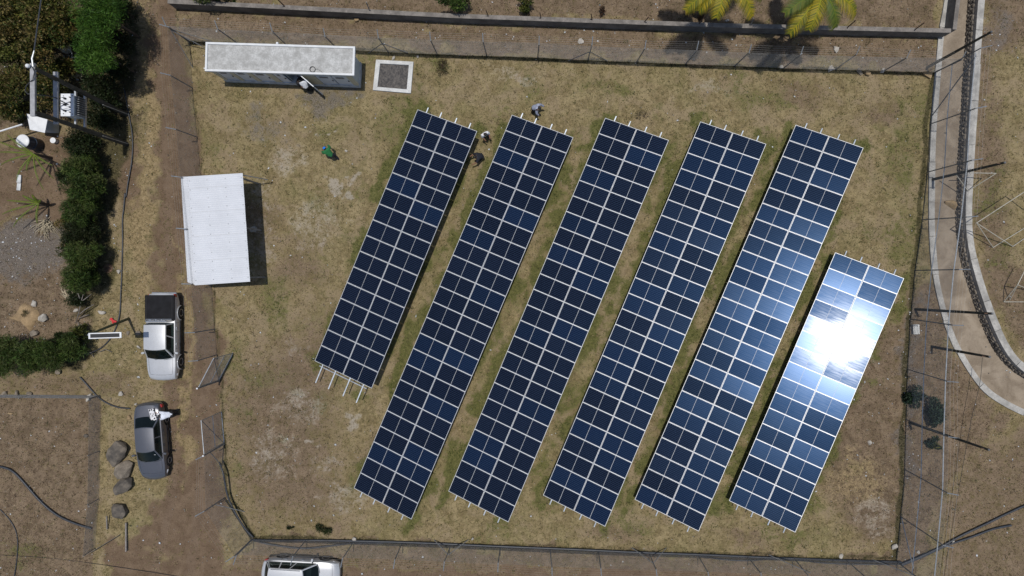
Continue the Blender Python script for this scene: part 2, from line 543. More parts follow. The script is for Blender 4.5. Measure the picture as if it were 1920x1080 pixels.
gx = axis_pts(-37.5, 35.0, 0.17, 900)
gy = axis_pts(-22.0, 21.0, 0.17, 900)
XX, YY = np.meshgrid(gx, gy)
PX = NX + XX * S; PY = NY - YY * S
Z = zones(PX, PY)
hgt = 0.07 * (fbm(XX / 3.0, YY / 3.0, 61, 4) - 0.5) + 0.05 * (fbm(XX / 0.5, YY / 0.5, 65, 2) - 0.5)
near = np.clip(1 - np.maximum(np.abs(XX) - 45, np.abs(YY) - 30) / 30, 0, 1)
hgt *= near
hgt -= 0.03 * Z['dirt'] * near
hgt -= 0.045 * Z['rut'] * near
hgt = np.where(Z['sand'] > 0.5, -1.35, hgt)


def ground_height(x, y):
    px, py = NX + x * S, NY - y * S
    a = 0.07 * (fbm(np.array([x / 3.0]), np.array([y / 3.0]), 61, 4) - 0.5) + 0.05 * (fbm(np.array([x / 0.5]), np.array([y / 0.5]), 65, 2) - 0.5)
    return float(a[0])


nx, ny = len(gx), len(gy)
verts = np.stack([XX, YY, hgt], -1).reshape(-1, 3)
ii = np.arange(nx * ny).reshape(ny, nx)
quads = np.stack([ii[:-1, :-1], ii[:-1, 1:], ii[1:, 1:], ii[1:, :-1]], -1).reshape(-1, 4)


def np_mesh(name, verts, faces, mats):
    me = bpy.data.meshes.new(name)
    nf, k = faces.shape
    me.vertices.add(len(verts)); me.vertices.foreach_set('co', verts.astype(np.float32).ravel())
    me.loops.add(nf * k); me.loops.foreach_set('vertex_index', faces.astype(np.int32).ravel())
    me.polygons.add(nf); me.polygons.foreach_set('loop_start', np.arange(0, nf * k, k, dtype=np.int32))
    for m in (mats if isinstance(mats, (list, tuple)) else [mats]): me.materials.append(m)
    me.update(calc_edges=True)
    return me


def put_attr(me, name, rgb):
    at = me.attributes.new(name, 'FLOAT_COLOR', 'POINT')
    a = np.ones((len(rgb), 4), np.float32); a[:, :rgb.shape[1]] = rgb
    at.data.foreach_set('color', a.ravel())


def ground_material():
    t = NT('dry_grass_and_soil')
    v = t.coord('Object')
    za = t.n('Attribute'); za.attribute_name = 'zone_a'
    zb = t.n('Attribute'); zb.attribute_name = 'zone_b'
    sa = t.n('SeparateColor'); t.l(za.outputs['Color'], sa.inputs[0])
    sb = t.n('SeparateColor'); t.l(zb.outputs['Color'], sb.inputs[0])
    dirt, green, soil, gravel = sa.outputs[0], sa.outputs[1], sa.outputs[2], za.outputs['Alpha']
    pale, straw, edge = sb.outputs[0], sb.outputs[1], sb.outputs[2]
    n_big = t.noise(v, 0.35, 4, 0.6)
    n_mid = t.noise(v, 1.1, 6, 0.72, 0.5)
    n_fine = t.noise(v, 5.0, 6, 0.78, 0.5)
    n_grain = t.noise(v, 26.0, 3, 0.7)
    n_spk = t.noise(v, 14.0, 2, 0.5)

    def brk(m, amp=1.3, lo=0.25, hi=0.75):
        a = t.math('ADD', m, t.math('MULTIPLY', t.math('SUBTRACT', n_fine, 0.5), amp))
        a = t.math('ADD', a, t.math('MULTIPLY', t.math('SUBTRACT', n_mid, 0.5), amp))
        return t.ramp(a, lo, hi)
    base = t.mix(t.ramp(n_mid, 0.36, 0.64), (0.170, 0.130, 0.064), (0.300, 0.238, 0.130))
    base = t.mix(t.math('MULTIPLY', t.ramp(n_big, 0.42, 0.7), 0.6), base, (0.185, 0.162, 0.070))
    base = t.mix(t.math('MULTIPLY', t.ramp(n_fine, 0.52, 0.66), 0.75), base, (0.36, 0.280, 0.150))
    base = t.mix(t.math('MULTIPLY', t.ramp(n_fine, 0.48, 0.34), 0.8), base, (0.080, 0.066, 0.033))
    n_worn = t.noise(v, 0.55, 5, 0.62, 0.8); n_oliv = t.noise(v, 0.8, 5, 0.6, 1.0)
    base = t.mix(t.math('MULTIPLY', t.ramp(n_worn, 0.48, 0.62), 0.6), base, (0.275, 0.210, 0.135))
    base = t.mix(t.math('MULTIPLY', t.ramp(n_oliv, 0.56, 0.72), 0.5), base, (0.130, 0.126, 0.045))
    c = base
    sc = t.mix(t.ramp(n_mid, 0.3, 0.7), (0.105, 0.072, 0.048), (0.215, 0.155, 0.107))
    sc = t.mix(t.math('MULTIPLY', t.ramp(n_fine, 0.55, 0.75), 0.65), sc, (0.30, 0.22, 0.155))
    sc = t.mix(t.math('MULTIPLY', t.ramp(n_fine, 0.46, 0.3), 0.65), sc, (0.045, 0.030, 0.02))
    c = t.mix(t.math('MULTIPLY', brk(soil, 1.3, 0.2, 0.7), 0.88), c, sc)
    gc = t.mix(t.ramp(n_fine, 0.3, 0.7), (0.052, 0.060, 0.015), (0.138, 0.138, 0.042))
    c = t.mix(t.math('MULTIPLY', brk(green, 1.2, 0.3, 0.7), 0.92), c, gc)
    st = t.mix(t.ramp(n_fine, 0.35, 0.65), (0.18, 0.13, 0.065), (0.36, 0.27, 0.15))
    c = t.mix(t.math('MULTIPLY', brk(straw), 0.8), c, st)
    dc = t.mix(t.ramp(n_mid, 0.3, 0.7), (0.112, 0.073, 0.046), (0.185, 0.129, 0.085))
    dc = t.mix(t.math('MULTIPLY', t.ramp(n_fine, 0.55, 0.75), 0.5), dc, (0.18, 0.125, 0.085))
    dc = t.mix(t.math('MULTIPLY', t.ramp(n_fine, 0.42, 0.28), 0.5), dc, (0.07, 0.045, 0.028))
    c = t.mix(brk(dirt, 1.1, 0.25, 0.7), c, dc)
    rc_ = t.mix(t.ramp(n_mid, .3, .7), (0.128, 0.086, 0.057), (0.180, 0.127, 0.087))
    c = t.mix(t.math('MULTIPLY', brk(zb.outputs['Alpha'], 0.7), 0.85), c, rc_)
    gr = t.mix(t.ramp(n_grain, 0.35, 0.65), (0.055, 0.052, 0.052), (0.20, 0.18, 0.165))
    c = t.mix(t.math('MULTIPLY', brk(gravel, 1.5), 0.75), c, gr)
    c = t.mix(t.math('MULTIPLY', brk(pale, 1.3, 0.35, 0.8), 0.75), c, (0.36, 0.32, 0.265))
    ec = t.mix(t.ramp(n_fine, 0.3, 0.7), (0.022, 0.022, 0.010), (0.07, 0.062, 0.026))  # dark grass at fence feet and painted tree shade
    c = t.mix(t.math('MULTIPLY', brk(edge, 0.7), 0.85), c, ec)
    c = t.mix(t.math('MULTIPLY', t.ramp(n_grain, 0.5, 0.66), 0.22), c, (0.38, 0.30, 0.18))
    c = t.mix(t.math('MULTIPLY', t.ramp(n_grain, 0.49, 0.34), 0.32), c, (0.03, 0.024, 0.014))
    t.l(c, t.bsdf.inputs['Base Color'])
    t.bsdf.inputs['Roughness'].default_value = 0.95
    t.bsdf.inputs['Specular IOR Level'].default_value = 0.15
    hh = t.math('ADD', t.math('MULTIPLY', n_fine, 0.7), t.math('MULTIPLY', n_grain, 0.5))
    t.bump(hh, 0.9, 0.09)
    return t.m


me = np_mesh('ground', verts, quads, ground_material())
fl_ = lambda k: Z[k].reshape(-1)
put_attr(me, 'zone_a', np.stack([fl_('dirt'), fl_('green'), fl_('soil'), fl_('gravel')], -1))
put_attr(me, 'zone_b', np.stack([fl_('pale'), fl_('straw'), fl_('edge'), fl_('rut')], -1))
me.polygons.foreach_set('use_smooth', [True] * len(me.polygons))
tag(link('ground', me), kind='structure')

# ------------------------------------------------------------------ sunken drain: sandy bed, two walls
def offset_line(pts, d):
    """polyline moved sideways by d (to the right of travel is +)"""
    out = []
    n = len(pts)
    for i, p in enumerate(pts):
        a = pts[max(i - 1, 0)]; b = pts[min(i + 1, n - 1)]
        t = Vector((b[0] - a[0], b[1] - a[1])).normalized()
        out.append((p[0] + t.y * d, p[1] - t.x * d))
    return out


def resample(pts, step):
    out = [Vector(pts[0])]
    acc = 0.0
    for i in range(len(pts) - 1):
        a = Vector(pts[i]); b = Vector(pts[i + 1])
        L = (b - a).length
        n = max(1, int(round(L / step)))
        for k in range(1, n + 1): out.append(a.lerp(b, k / n))
    return out


def smooth_line(pts, it=2):
    p = [Vector(q) for q in pts]
    for _ in range(it):
        q = [p[0]]
        for i in range(len(p) - 1):
            q += [p[i].lerp(p[i + 1], 0.25), p[i].lerp(p[i + 1], 0.75)]
        p = q + [p[-1]]
    return p


def world_line(px_pts, z=0.0):
    return [(G(*p, z).x, G(*p, z).y) for p in px_pts]


DL = [tuple(p) for p in smooth_line(world_line(DRAIN_L, 0.12), 2)]
DR = [tuple(p) for p in smooth_line(world_line(DRAIN_R, 0.12), 2)]


def ribbon(mb, pts, w, z0, z1, jit=0.0):
    a = offset_line(pts, -w / 2); b = offset_line(pts, w / 2)
    n = len(pts)
    vs_ = []
    for i in range(n):
        j = random.uniform(-jit, jit)
        vs_ += [(*a[i], z0), (*b[i], z0), (b[i][0], b[i][1], z1 + j), (a[i][0], a[i][1], z1 + j)]
    fs = []
    for i in range(n - 1):
        for k in range(4):
            k2 = (k + 1) % 4
            fs.append((i * 4 + k, i * 4 + k2, i * 4 + 4 + k2, i * 4 + 4 + k))
    fs += [(3, 2, 1, 0), tuple((n - 1) * 4 + k for k in range(4))]
    mb.add(vs_, fs)


def sand_material():
    t = NT('drain_bed_sand')
    v = t.coord('Object')
    a = t.noise(v, 0.7, 5, 0.65, 0.6); b = t.noise(v, 5, 5, 0.7, 0.5); g = t.noise(v, 24, 3, 0.7)
    c = t.mix(t.ramp(a, 0.35, 0.65), (0.19, 0.152, 0.113), (0.30, 0.248, 0.190))
    c = t.mix(t.math('MULTIPLY', t.ramp(b, 0.55, 0.75), 0.6), c, (0.12, 0.085, 0.058))
    c = t.mix(t.math('MULTIPLY', t.ramp(g, 0.5, 0.7), 0.35), c, (0.34, 0.28, 0.2))
    t.l(c, t.bsdf.inputs['Base Color'])
    t.bsdf.inputs['Roughness'].default_value = 0.95
    t.bsdf.inputs['Specular IOR Level'].default_value = 0.15
    t.bump(b, 0.6, 0.06)
    return t.m


ra = resample(DL, 0.6); rb = resample(DR, 0.6)
N = 150


def arc_points(p, n):
    d = np.concatenate([[0], np.cumsum([(p[i + 1] - p[i]).length for i in range(len(p) - 1)])])
    u = np.linspace(0, d[-1], n + 1)
    xs = np.interp(u, d, [q.x for q in p]); ys = np.interp(u, d, [q.y for q in p])
    return [Vector((a, b)) for a, b in zip(xs, ys)]


fa, fb = arc_points(ra, N), arc_points(rb, N)
mb = MB()
vs_ = []; fs = []
for i in range(N + 1):
    for j in range(7):
        q = fa[i].lerp(fb[i], j / 6)
        vs_.append((q.x, q.y, -0.76 + 0.08 * mnoise.noise((q.x * 0.5, q.y * 0.5, 3)) + 0.05 * (j / 6 - .5) ** 2))
for i in range(N):
    for j in range(6):
        fs.append((i * 7 + j, i * 7 + j + 1, i * 7 + 8 + j, i * 7 + 7 + j))
mb.add(vs_, fs)
tag(mb.build('drain_bed', sand_material(), smooth=True, fixn=False), kind='structure')

wall = thing('drain_wall', 'low pale concrete kerb wall curving along the fence side of the sandy drain', 'wall', (*DL[len(DL) // 2], 0))


def coping(pts, w, z0, z1, par):
    """cast coping in lengths of about two and a half metres with open joints"""
    q = [tuple(p) for p in resample(pts, 0.28)]
    i = 0
    while i < len(q) - 2:
        k = min(len(q) - 1, i + random.randint(8, 11))
        if len(q) - 1 - k < 4: k = len(q) - 1
        seg = [V2 for V2 in q[i:k + 1]]
        d0 = Vector(seg[1]) - Vector(seg[0]); d1 = Vector(seg[-2]) - Vector(seg[-1])
        seg[0] = tuple(Vector(seg[0]) + d0.normalized() * 0.012); seg[-1] = tuple(Vector(seg[-1]) + d1.normalized() * 0.012)
        dz = random.uniform(-0.018, 0.018)
        mb = MB(); ribbon(mb, offset_line(seg, random.uniform(-.012, .012)), w + random.uniform(-.03, .03), z0, z1 + dz, 0.008)
        mb.build('coping_length', M['concrete'], par)
        i = k


mb = MB(); ribbon(mb, [tuple(p) for p in resample(DL, 0.8)], 0.36, -1.4, -0.05, 0.012)
mb.build('wall_body', M['concrete_dark'], wall)
coping(DL, 0.37, -0.04, 0.12, wall)
wall = thing('drain_wall', 'curved dark stone retaining wall with pale concrete coping on the far side of the drain', 'wall', (*DR[len(DR) // 2], 0))
coping(DR, 0.42, -0.12, 0.14, wall)
mb = MB()
A_ = offset_line(DR, -0.2); B0 = offset_line(DR, 0.20); B1 = offset_line(DR, 0.20 + 0.13 * 1.28)
vs_ = []
for p, q, r_ in zip(A_, B0, B1): vs_ += [(*p, -0.121), (*q, -0.121), (*r_, -1.4), (*p, -1.4)]
mb.add(vs_, [(i * 4 + k, i * 4 + (k + 1) % 4, i * 4 + 4 + (k + 1) % 4, i * 4 + 4 + k) for i in range(len(DR) - 1) for k in range(4)])
mb.build('mortar_core', M['mortar'], wall)
# stone facing: uneven basalt stones set in the mortar, on the side that looks at the drain
mb = MB()
face = resample(offset_line(DR, 0.20), 0.02)
acc = [0.0]
for i in range(1, len(face)): acc.append(acc[-1] + (face[i] - face[i - 1]).length)
acc = np.array(acc)
zrow = -1.12
while zrow < -0.16:
    hh = random.uniform(0.17, 0.26)
    s_ = 1.0
    while s_ < acc[-1] - 1:
        w = random.uniform(0.2, 0.42)
        k = int(np.searchsorted(acc, s_ + w / 2)); k = min(max(k, 1), len(face) - 2)
        p = face[k]; tdir = (face[k + 1] - face[k - 1]).normalized()
        nrm = Vector((tdir.y, -tdir.x))
        rx, rzz = w / 2 - 0.018, min(hh, -0.13 - zrow) / 2 - 0.016
        q = []
        m_ = random.randint(5, 7); ph = random.random()
        for lay, (sc, dd) in enumerate(((1, -0.08), (1, 0.02), (0.7, 0.075))):
            for a in range(m_):
                th = 2 * math.pi * (a + ph) / m_
                ca, sa_ = math.cos(th), math.sin(th)
                ca = math.copysign(abs(ca) ** 0.6, ca); sa_ = math.copysign(abs(sa_) ** 0.6, sa_)
                jj = random.uniform(0.85, 1.05)
                zz_ = zrow + hh / 2 + sa_ * rzz * sc * jj
                b = p + tdir * (ca * rx * sc * jj) + nrm * (dd + random.uniform(-.015, .015) + 0.13 * (-0.12 - zz_))
                q.append((b.x, b.y, zz_))
        fs = [(l * m_ + a, l * m_ + (a + 1) % m_, (l + 1) * m_ + (a + 1) % m_, (l + 1) * m_ + a) for l in (0, 1) for a in range(m_)] + [tuple(2 * m_ + a for a in range(m_))]
        mb.mi = random.choice((0, 0, 1))
        mb.add(q, fs)
        s_ += w
    zrow += hh
o = mb.build('stone_facing', [M['stone_dark'], M['stone']], wall)
o['kind'] = 'stuff'

# ------------------------------------------------------------------ solar arrays
TILT = R(13.4)
PW, PLg = 1.047, 2.094          # module width (along the row) and length (up the slope)
GAPC = 0.028
ZLOW = 0.80
ZHIGH = ZLOW + (2 * PLg + GAPC) * math.sin(TILT)


def cell_material():
    t = NT('solar_cells_under_glass')
    v = t.coord('Object')
    sp = t.n('SeparateXYZ'); t.l(v, sp.inputs[0])
    x, y = sp.outputs[0], sp.outputs[1]

    def grid(c, period, width, off=0.0):
        f = t.math('FRACT', t.math('ADD', t.math('DIVIDE', c, period), off + 50.0))
        d = t.math('ABSOLUTE', t.math('SUBTRACT', f, 0.5))
        return t.math('GREATER_THAN', d, 0.5 - width / period / 2)
    ysub = grid(y, 0.1075, 0.018)                       # finger lines along the module
    dash = t.math('SUBTRACT', 1.0, grid(x, 0.0822, 0.028))
    lines = t.math('MULTIPLY', ysub, dash)
    cellx = grid(x, 0.0822, 0.004)
    info = t.n('ObjectInfo')
    nz = t.noise(v, 2.0, 2, 0.5)
    cell = t.mix(t.math('MULTIPLY', nz, 0.3), info.outputs['Color'], (0.004, 0.006, 0.016))
    c = t.mix(t.math('MULTIPLY', lines, 0.55), cell, (0.075, 0.115, 0.21))
    c = t.mix(t.math('MULTIPLY', cellx, 0.2), c, (0.06, 0.09, 0.16))
    b = t.bsdf
    t.l(c, b.inputs['Base Color'])
    b.inputs['Roughness'].default_value = 0.245
    t.l(t.math('ADD', 0.09, t.math('MULTIPLY', info.outputs['Alpha'], 0.17)), b.inputs['Specular IOR Level'])
    b.inputs['Specular Tint'].default_value = (0.15, 0.42, 1.0, 1)
    b.inputs['Coat Weight'].default_value = 0.42
    b.inputs['Coat IOR'].default_value = 1.26
    # rain streaks and dust make some of the glass scatter wider
    mp = t.n('Mapping'); mp.inputs['Scale'].default_value = (0.8, 7.0, 1.0); t.l(v, mp.inputs['Vector'])
    d = t.noise(mp.outputs[0], 1.3, 4, 0.6, 0.5)
    rr = t.n('MapRange'); t.l(d, rr.inputs[0])
    rr.inputs[1].default_value = 0.3; rr.inputs[2].default_value = 0.7
    rr.inputs[3].default_value = 0.06; rr.inputs[4].default_value = 0.125
    haze = t.math('MULTIPLY', info.outputs['Alpha'], 0.085)
    t.l(t.math('ADD', rr.outputs[0], haze), b.inputs['Coat Roughness'])
    return t.m


M['cells'] = cell_material()

# one module, local frame: x up the slope, y along the row, z out of the glass, origin at its centre
mb = MB()
fw = 0.020
for sx in (-1, 1): mb.box((sx * (PLg / 2 - fw / 2), 0, -0.005), (fw, PW, 0.04))
for sy in (-1, 1): mb.box((0, sy * (PW / 2 - fw / 2), -0.005), (PLg - 2 * fw, fw, 0.04))
mb.mi = 1
mb.box((0, 0, -0.002), (PLg - 2 * fw, PW - 2 * fw, 0.012))
ME_PANEL = mb.mesh('solar_panel', [M['alu'], M['backsheet']])
bl = (PLg - 2 * fw - 2 * 0.004 - 0.018) / 2
mb = MB(); mb.box((0, 0, 0), (bl, PW - 2 * fw - 0.008, 0.006))
ME_BLOCK = mb.mesh('cell_block', M['cells'])
mb = MB(); mb.box((0, 0, 0), (0.05, 0.022, 0.012))
ROWTXT = ['shorter dark solar array nearest the white shed, bare rails sticking out below', 'long dark solar array second from the white shed, a person standing at its top end',
          'long solar array third from the white shed, between two equally long arrays', 'long solar array fourth from the white shed, third from the drain',
          'long bluish solar array next to the short one catching the sun', 'short solar array beside the drain with a blinding sun glint on its glass']

for ri, (TL, TR, BL, BR, n) in enumerate(ROWS):
    tl, bl_, tr, br = G(*TL, ZLOW), G(*BL, ZLOW), G(*TR, ZHIGH), G(*BR, ZHIGH)
    ang = ((tl - bl_).normalized() + (tr - br).normalized()).normalized()
    length = ((tl - bl_).length + (tr - br).length) / 2
    ctr = (tl + bl_ + tr + br) / 4
    rz = math.atan2(ang.y, ang.x) - math.pi / 2
    arr = thing('solar_array', ROWTXT[ri], 'solar array', (ctr.x, ctr.y, 0), rz, 'rows of tilted solar arrays')
    pitch = length / n
    zc = (ZLOW + ZHIGH) / 2
    ct, st = math.cos(TILT), math.sin(TILT)
    slope = lambda s, y, dz=0.0: (s * ct - dz * st, y, zc + s * st + dz * ct)
    for i in range(n):
        y = (i - (n - 1) / 2) * pitch
        for col in (0, 1):
            s_ = (col - 0.5) * (PLg + GAPC)
            p = link('solar_panel', ME_PANEL, arr)
            p.location = slope(s_, y)
            p.rotation_euler = (R(random.gauss(0, 0.22)), -TILT + R(random.gauss(0, 0.24)), R(random.gauss(0, 0.05)))
            u = random.random()
            blue = u < (0.10, 0.22, 0.34, 0.5, 0.55, 0.5)[ri]  # module batches; bluer sky sheen of later rows put into the colour
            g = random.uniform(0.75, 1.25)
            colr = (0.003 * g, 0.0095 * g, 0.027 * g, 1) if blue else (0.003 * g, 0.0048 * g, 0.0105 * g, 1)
            colr = (*colr[:3], random.choice((0.0, 0.1, 0.35, 0.6, 1.0)) * (0.15, 0.3, 0.45, 0.7, 0.8, 1.0)[ri])   # last value: glass dust, scaled by row to give later rows more sheen
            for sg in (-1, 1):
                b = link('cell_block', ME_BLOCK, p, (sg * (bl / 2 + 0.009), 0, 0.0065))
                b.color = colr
    # rails along the row, sticking out at both ends
    half = length / 2
    ext_lo = 1.22 if ri == 0 else 0.34
    for s_ in (-1.52, -0.56, 0.52, 1.50):
        mb = MB()
        a = Vector(slope(s_, -half - ext_lo, -0.075)); b = Vector(slope(s_, half + 0.34, -0.075))
        mb.beam(a, b, 0.062, 0.075)
        mb.build('rail', M['rail'], arr, local=True)
    # rafters and legs
    ys = np.linspace(-half + 0.9 if ri else -half - 0.18, half - 0.9, 6 if n == 16 else 9)
    for y in ys:
        mb = MB(); mb.beam(slope(-1.75, y, -0.155), slope(1.75, y, -0.155), 0.06, 0.08)
        mb.build('rafter', M['galv'], arr, local=True)
        for s_ in (-1.25, 1.2):
            t_ = Vector(slope(s_, y, -0.19))
            mb = MB(); mb.box((t_.x, y, t_.z / 2 - 0.05), (0.08, 0.07, t_.z + 0.1))
            mb.build('leg', M['galv'], arr, local=True)

# ------------------------------------------------------------------ fences
def diag_mesh(mb, a, b, z0, z1, c=0.085, r=0.0026):
    """woven wire between two posts: crossing diagonal wires, each a thin prism"""
    a = Vector(a); b = Vector(b)
    L = (b - a).length
    d = (b - a) / L
    nrm = Vector((d.y, -d.x, 0))
    h = z1 - z0
    k = -h
    P = lambda u, w: Vector((a.x + d.x * u, a.y + d.y * u, z0 + w))
    while k < L:
        u0, u1 = max(0, k), min(L, k + h)
        if u1 - u0 > 0.03:
            for flip in (0, 1):
                w0, w1 = u0 - k, u1 - k
                if flip: w0, w1 = h - w0, h - w1
                p, q = P(u0, w0), P(u1, w1)
                t = (q - p).normalized(); s = t.cross(nrm)
                vs_ = []
                for e in (p, q):
                    vs_ += [e + nrm * r * 1.4, e + s * r - nrm * r * .7, e - s * r - nrm * r * .7]
                mb.add(vs_, [(0, 1, 4, 3), (1, 2, 5, 4), (2, 0, 3, 5)])
        k += c


def make_fence(name, label, bases, h, out, arm=True, cat='fence', strands=4, post_r=0.034, rails=(), skip=(), postmat='galv_dull', c=0.10, wr=0.0026):
    """bases: pixel feet of the posts; out: outward direction of the barbed arms, world"""
    pts = [G(*p, 0) for p in bases]
    f = thing(name, label, cat, pts[len(pts) // 2])
    out = Vector((*out, 0)).normalized()
    tips = []
    for i, p in enumerate(pts):
        t = (pts[min(i + 1, len(pts) - 1)] - pts[max(i - 1, 0)]).normalized()
        jx = Vector((random.gauss(0, 0.018), random.gauss(0, 0.018), 0)) * h
        top = p + Vector((0, 0, h)) + jx
        mb = MB(); mb.tube([p - Vector((0, 0, .12)), top], post_r, 8)
        po = mb.build('post', M[postmat], f, smooth=40)
        if arm:
            tip = top + out * 0.36 + Vector((0, 0, 0.40))
            mb = MB(); mb.tube([top - Vector((0, 0, 0.02)), tip], post_r * 0.85, 6)
            mb.build('barbed_wire_arm', M['galv'], po)
            tips.append((top, tip))
        else:
            tips.append((top, top))
    for i in range(len(pts) - 1):
        if i in skip: continue
        mb = MB()
        diag_mesh(mb, pts[i], pts[i + 1], 0.04, h - 0.02, c, wr)
        mb.build('wire_mesh', M['wire'], f, fixn=False)
    if arm:
        for k in range(strands):
            fr = (k + 0.6) / strands
            for i in range(len(pts) - 1):
                if i in skip: continue
                mb = MB()
                a = tips[i][0].lerp(tips[i][1], fr); b = tips[i + 1][0].lerp(tips[i + 1][1], fr)
                mid = (a + b) / 2 - Vector((0, 0, 0.03))
                mb.tube([a, mid, b], 0.0032, 3)
                mb.build('barbed_wire', M['wire'], f)
    for zr, rr in rails:
        for i in range(len(pts) - 1):
            mb = MB(); mb.tube([pts[i] + Vector((0, 0, zr)), pts[i + 1] + Vector((0, 0, zr))], rr, 6)
            mb.build('rail', M['galv'], f, smooth=40)
    return f, pts


def brace(f, a, b, r=0.026, m='galv_dull'):
    mb = MB(); mb.tube([a, b], r, 6); mb.build('brace', M[m], f)


V = Vector
TOPB = [(355, 77), (448, 83), (541, 88), (634, 93), (728, 98), (820, 102), (913, 105), (1008, 108), (1102, 113), (1193, 117), (1285, 120), (1377, 124), (1469, 128), (1565, 131), (1657, 133), (1752, 136)]
f, pts = make_fence('chain_link_fence', 'chain-link fence with barbed wire arms along the top, facing the concrete wall', TOPB, 2.75, (0.03, 1))
for i in (4, 8): 
    for sg in (-1, 1): brace(f, pts[i] + V((sg * 1.25, -0.05, 0.02)), pts[i] + V((0, 0, 1.7)))
brace(f, pts[0] + V((1.4, 0, 0)), pts[0] + V((0, 0, 2.1)))
LEFTB = [(356, 80), (361, 165), (370, 257), (378, 345), (388, 433), (397, 530), (403, 617), (407, 665)]
f, pts = make_fence('chain_link_fence', 'chain-link fence with barbed wire arms beside the dirt track, passing the white shed', LEFTB, 2.65, (-1, 0.05))
brace(f, pts[0] + V((0.2, -1.6, 0)), pts[0] + V((0, 0, 2.3)))
brace(f, pts[0] + V((1.3, -0.5, 0)), pts[0] + V((0, 0, 2.2)))
CORB = [(419, 832), (422, 933), (473, 1010)]
f, pts = make_fence('chain_link_fence', 'short bent chain-link fence from the open gate to the bottom left corner', CORB, 2.6, (-1, -0.45))
brace(f, pts[1] + V((1.25, -0.9, 0)), pts[1] + V((0, 0, 1.3)), 0.028)
brace(f, pts[0] + V((-0.1, -1.4, 0)), pts[0] + V((0, 0, 1.9)), 0.028)
BOTB = [(475, 1010), (574, 1012), (664, 1015), (754, 1018), (846, 1022), (938, 1026), (1031, 1030), (1122, 1034), (1217, 1037), (1308, 1040), (1401, 1043), (1488, 1046), (1585, 1049), (1680, 1052)]
f, pts = make_fence('chain_link_fence', 'chain-link fence with barbed wire arms along the bottom, behind the parked silver car', BOTB, 2.55, (0, -1))
for i in (4, 8):
    for sg in (-1, 1): brace(f, pts[i] + V((sg * 1.1, 0.35, 0.02)), pts[i] + V((0, 0, 1.5)))
brace(f, pts[11] + V((-1.6, 0.2, 0)), pts[11] + V((0.2, 0, 2.2)))
brace(f, pts[13] + V((-1.5, 0.1, 0)), pts[13] + V((0, 0, 2.1)))
RIGB = [(1752, 137), (1743, 233), (1738, 323), (1728, 412), (1715, 507), (1706, 598), (1701, 692), (1698, 786), (1696, 880), (1688, 968), (1680, 1052)]
f, pts = make_fence('tall_fence', 'tall chain-link fence with two pipe rails beside the drain', RIGB, 4.55, (1, 0.05), rails=((1.85, 0.03), (4.05, 0.034)), strands=3, c=0.11, wr=0.0026)
brace(f, pts[1] + V((0.05, 0.4, 0)), pts[0] + V((0, -.2, 4.1)), 0.035)
brace(f, pts[9] + V((0.05, 0, 0)), pts[10] + V((0, 0.4, 2.0)), 0.032, 'galv')
brace(f, pts[0] + V((0.05, 0.1, 0)), pts[0] + V((0.02, -.02, 2.2)), 0.03)
# fence of the brown plot, bottom left
LOWB1 = [(-60, 739), (60, 740), (187, 741)]
make_fence('plot_fence', 'low wire fence along the top of the brown plot', LOWB1, 1.15, (0, 1), arm=False, post_r=0.025, c=0.07, wr=0.0032)
LOWB2 = [(189, 742), (188, 845), (186, 935), (178, 1028)]
make_fence('plot_fence', 'low wire fence between the brown plot and the row of boulders', LOWB2, 1.2, (1, 0), arm=False, post_r=0.025, c=0.07, wr=0.0034)

# two leaves of the gate standing open
def gate(label, t0, t1, h, hinge_hi=True):
    a, b = G(*t0, 0.06), G(*t1, 0.06)
    g = thing('gate_leaf', label, 'gate', (a + b) / 2 - V((0, 0, .06)), group='leaves of the open gate')
    up = V((0, 0, h))
    r = 0.028
    for p, q, nm in ((a, b, 'bottom_rail'), (a + up, b + up, 'top_rail'), (a, a + up, 'stile'), (b, b + up, 'stile')):
        mb = MB(); mb.tube([p, q], r, 8); mb.build(nm, M['galv'], g, smooth=40)
    mb = MB(); mb.tube([a + up * .45, b + up * .45], 0.022, 6); mb.build('middle_rail', M['galv'], g)
    mb = MB(); mb.tube([a + up * .98, b + up * .02], 0.022, 6); mb.build('diagonal_brace', M['galv_dull'], g)
    mb = MB(); diag_mesh(mb, a, b, 0.06, 0.06 + h, 0.075); mb.build('wire_mesh', M['wire'], g, fixn=False)
    post = MB(); e = b if hinge_hi else a
    d = (b - a).normalized() * (0.1 if hinge_hi else -0.1)
    post.tube([e + d - V((0, 0, .1)), e + d + up + V((0, 0, .12))], 0.045, 8)
    pp = post.build('hinge_post', M['galv_dull'], g, smooth=40)
    mb = MB(); mb.lathe(e + d + up + V((0, 0, .1)), [(0.06, 0), (0.05, 0.05), (0.01, 0.07)], 8)
    mb.build('post_cap', M['white_paint'], pp)


gate('wire gate leaf swung open beside the pickup truck', (437, 662), (411, 712), 2.65)
gate('wire gate leaf standing open beside the dark sedan', (415, 772), (420, 830), 2.65)

# ------------------------------------------------------------------ concrete boundary wall along the top
M['coping'] = mat('weathered_coping', (0.19, 0.17, 0.15), 0.9, 0, 0.35, 2.0, 0.4, fine=12)


def wall_run(name, label, base_px, h, w, side, mat_):
    pts = [tuple(G(*p, 0).xy) for p in base_px]
    ctr = [tuple(p) for p in resample(offset_line(pts, side * w / 2), 1.2)]
    o = thing(name, label, 'wall', (*ctr[len(ctr) // 2], 0))
    mb = MB(); ribbon(mb, ctr, w, -0.3, h, 0.015); mb.build('wall_body', mat_, o)
    mb = MB(); ribbon(mb, offset_line(ctr, -side * 0.01), w + 0.05, h + 0.02, h + 0.07, 0.01); mb.build('coping', M['coping'], o)
    return o, ctr


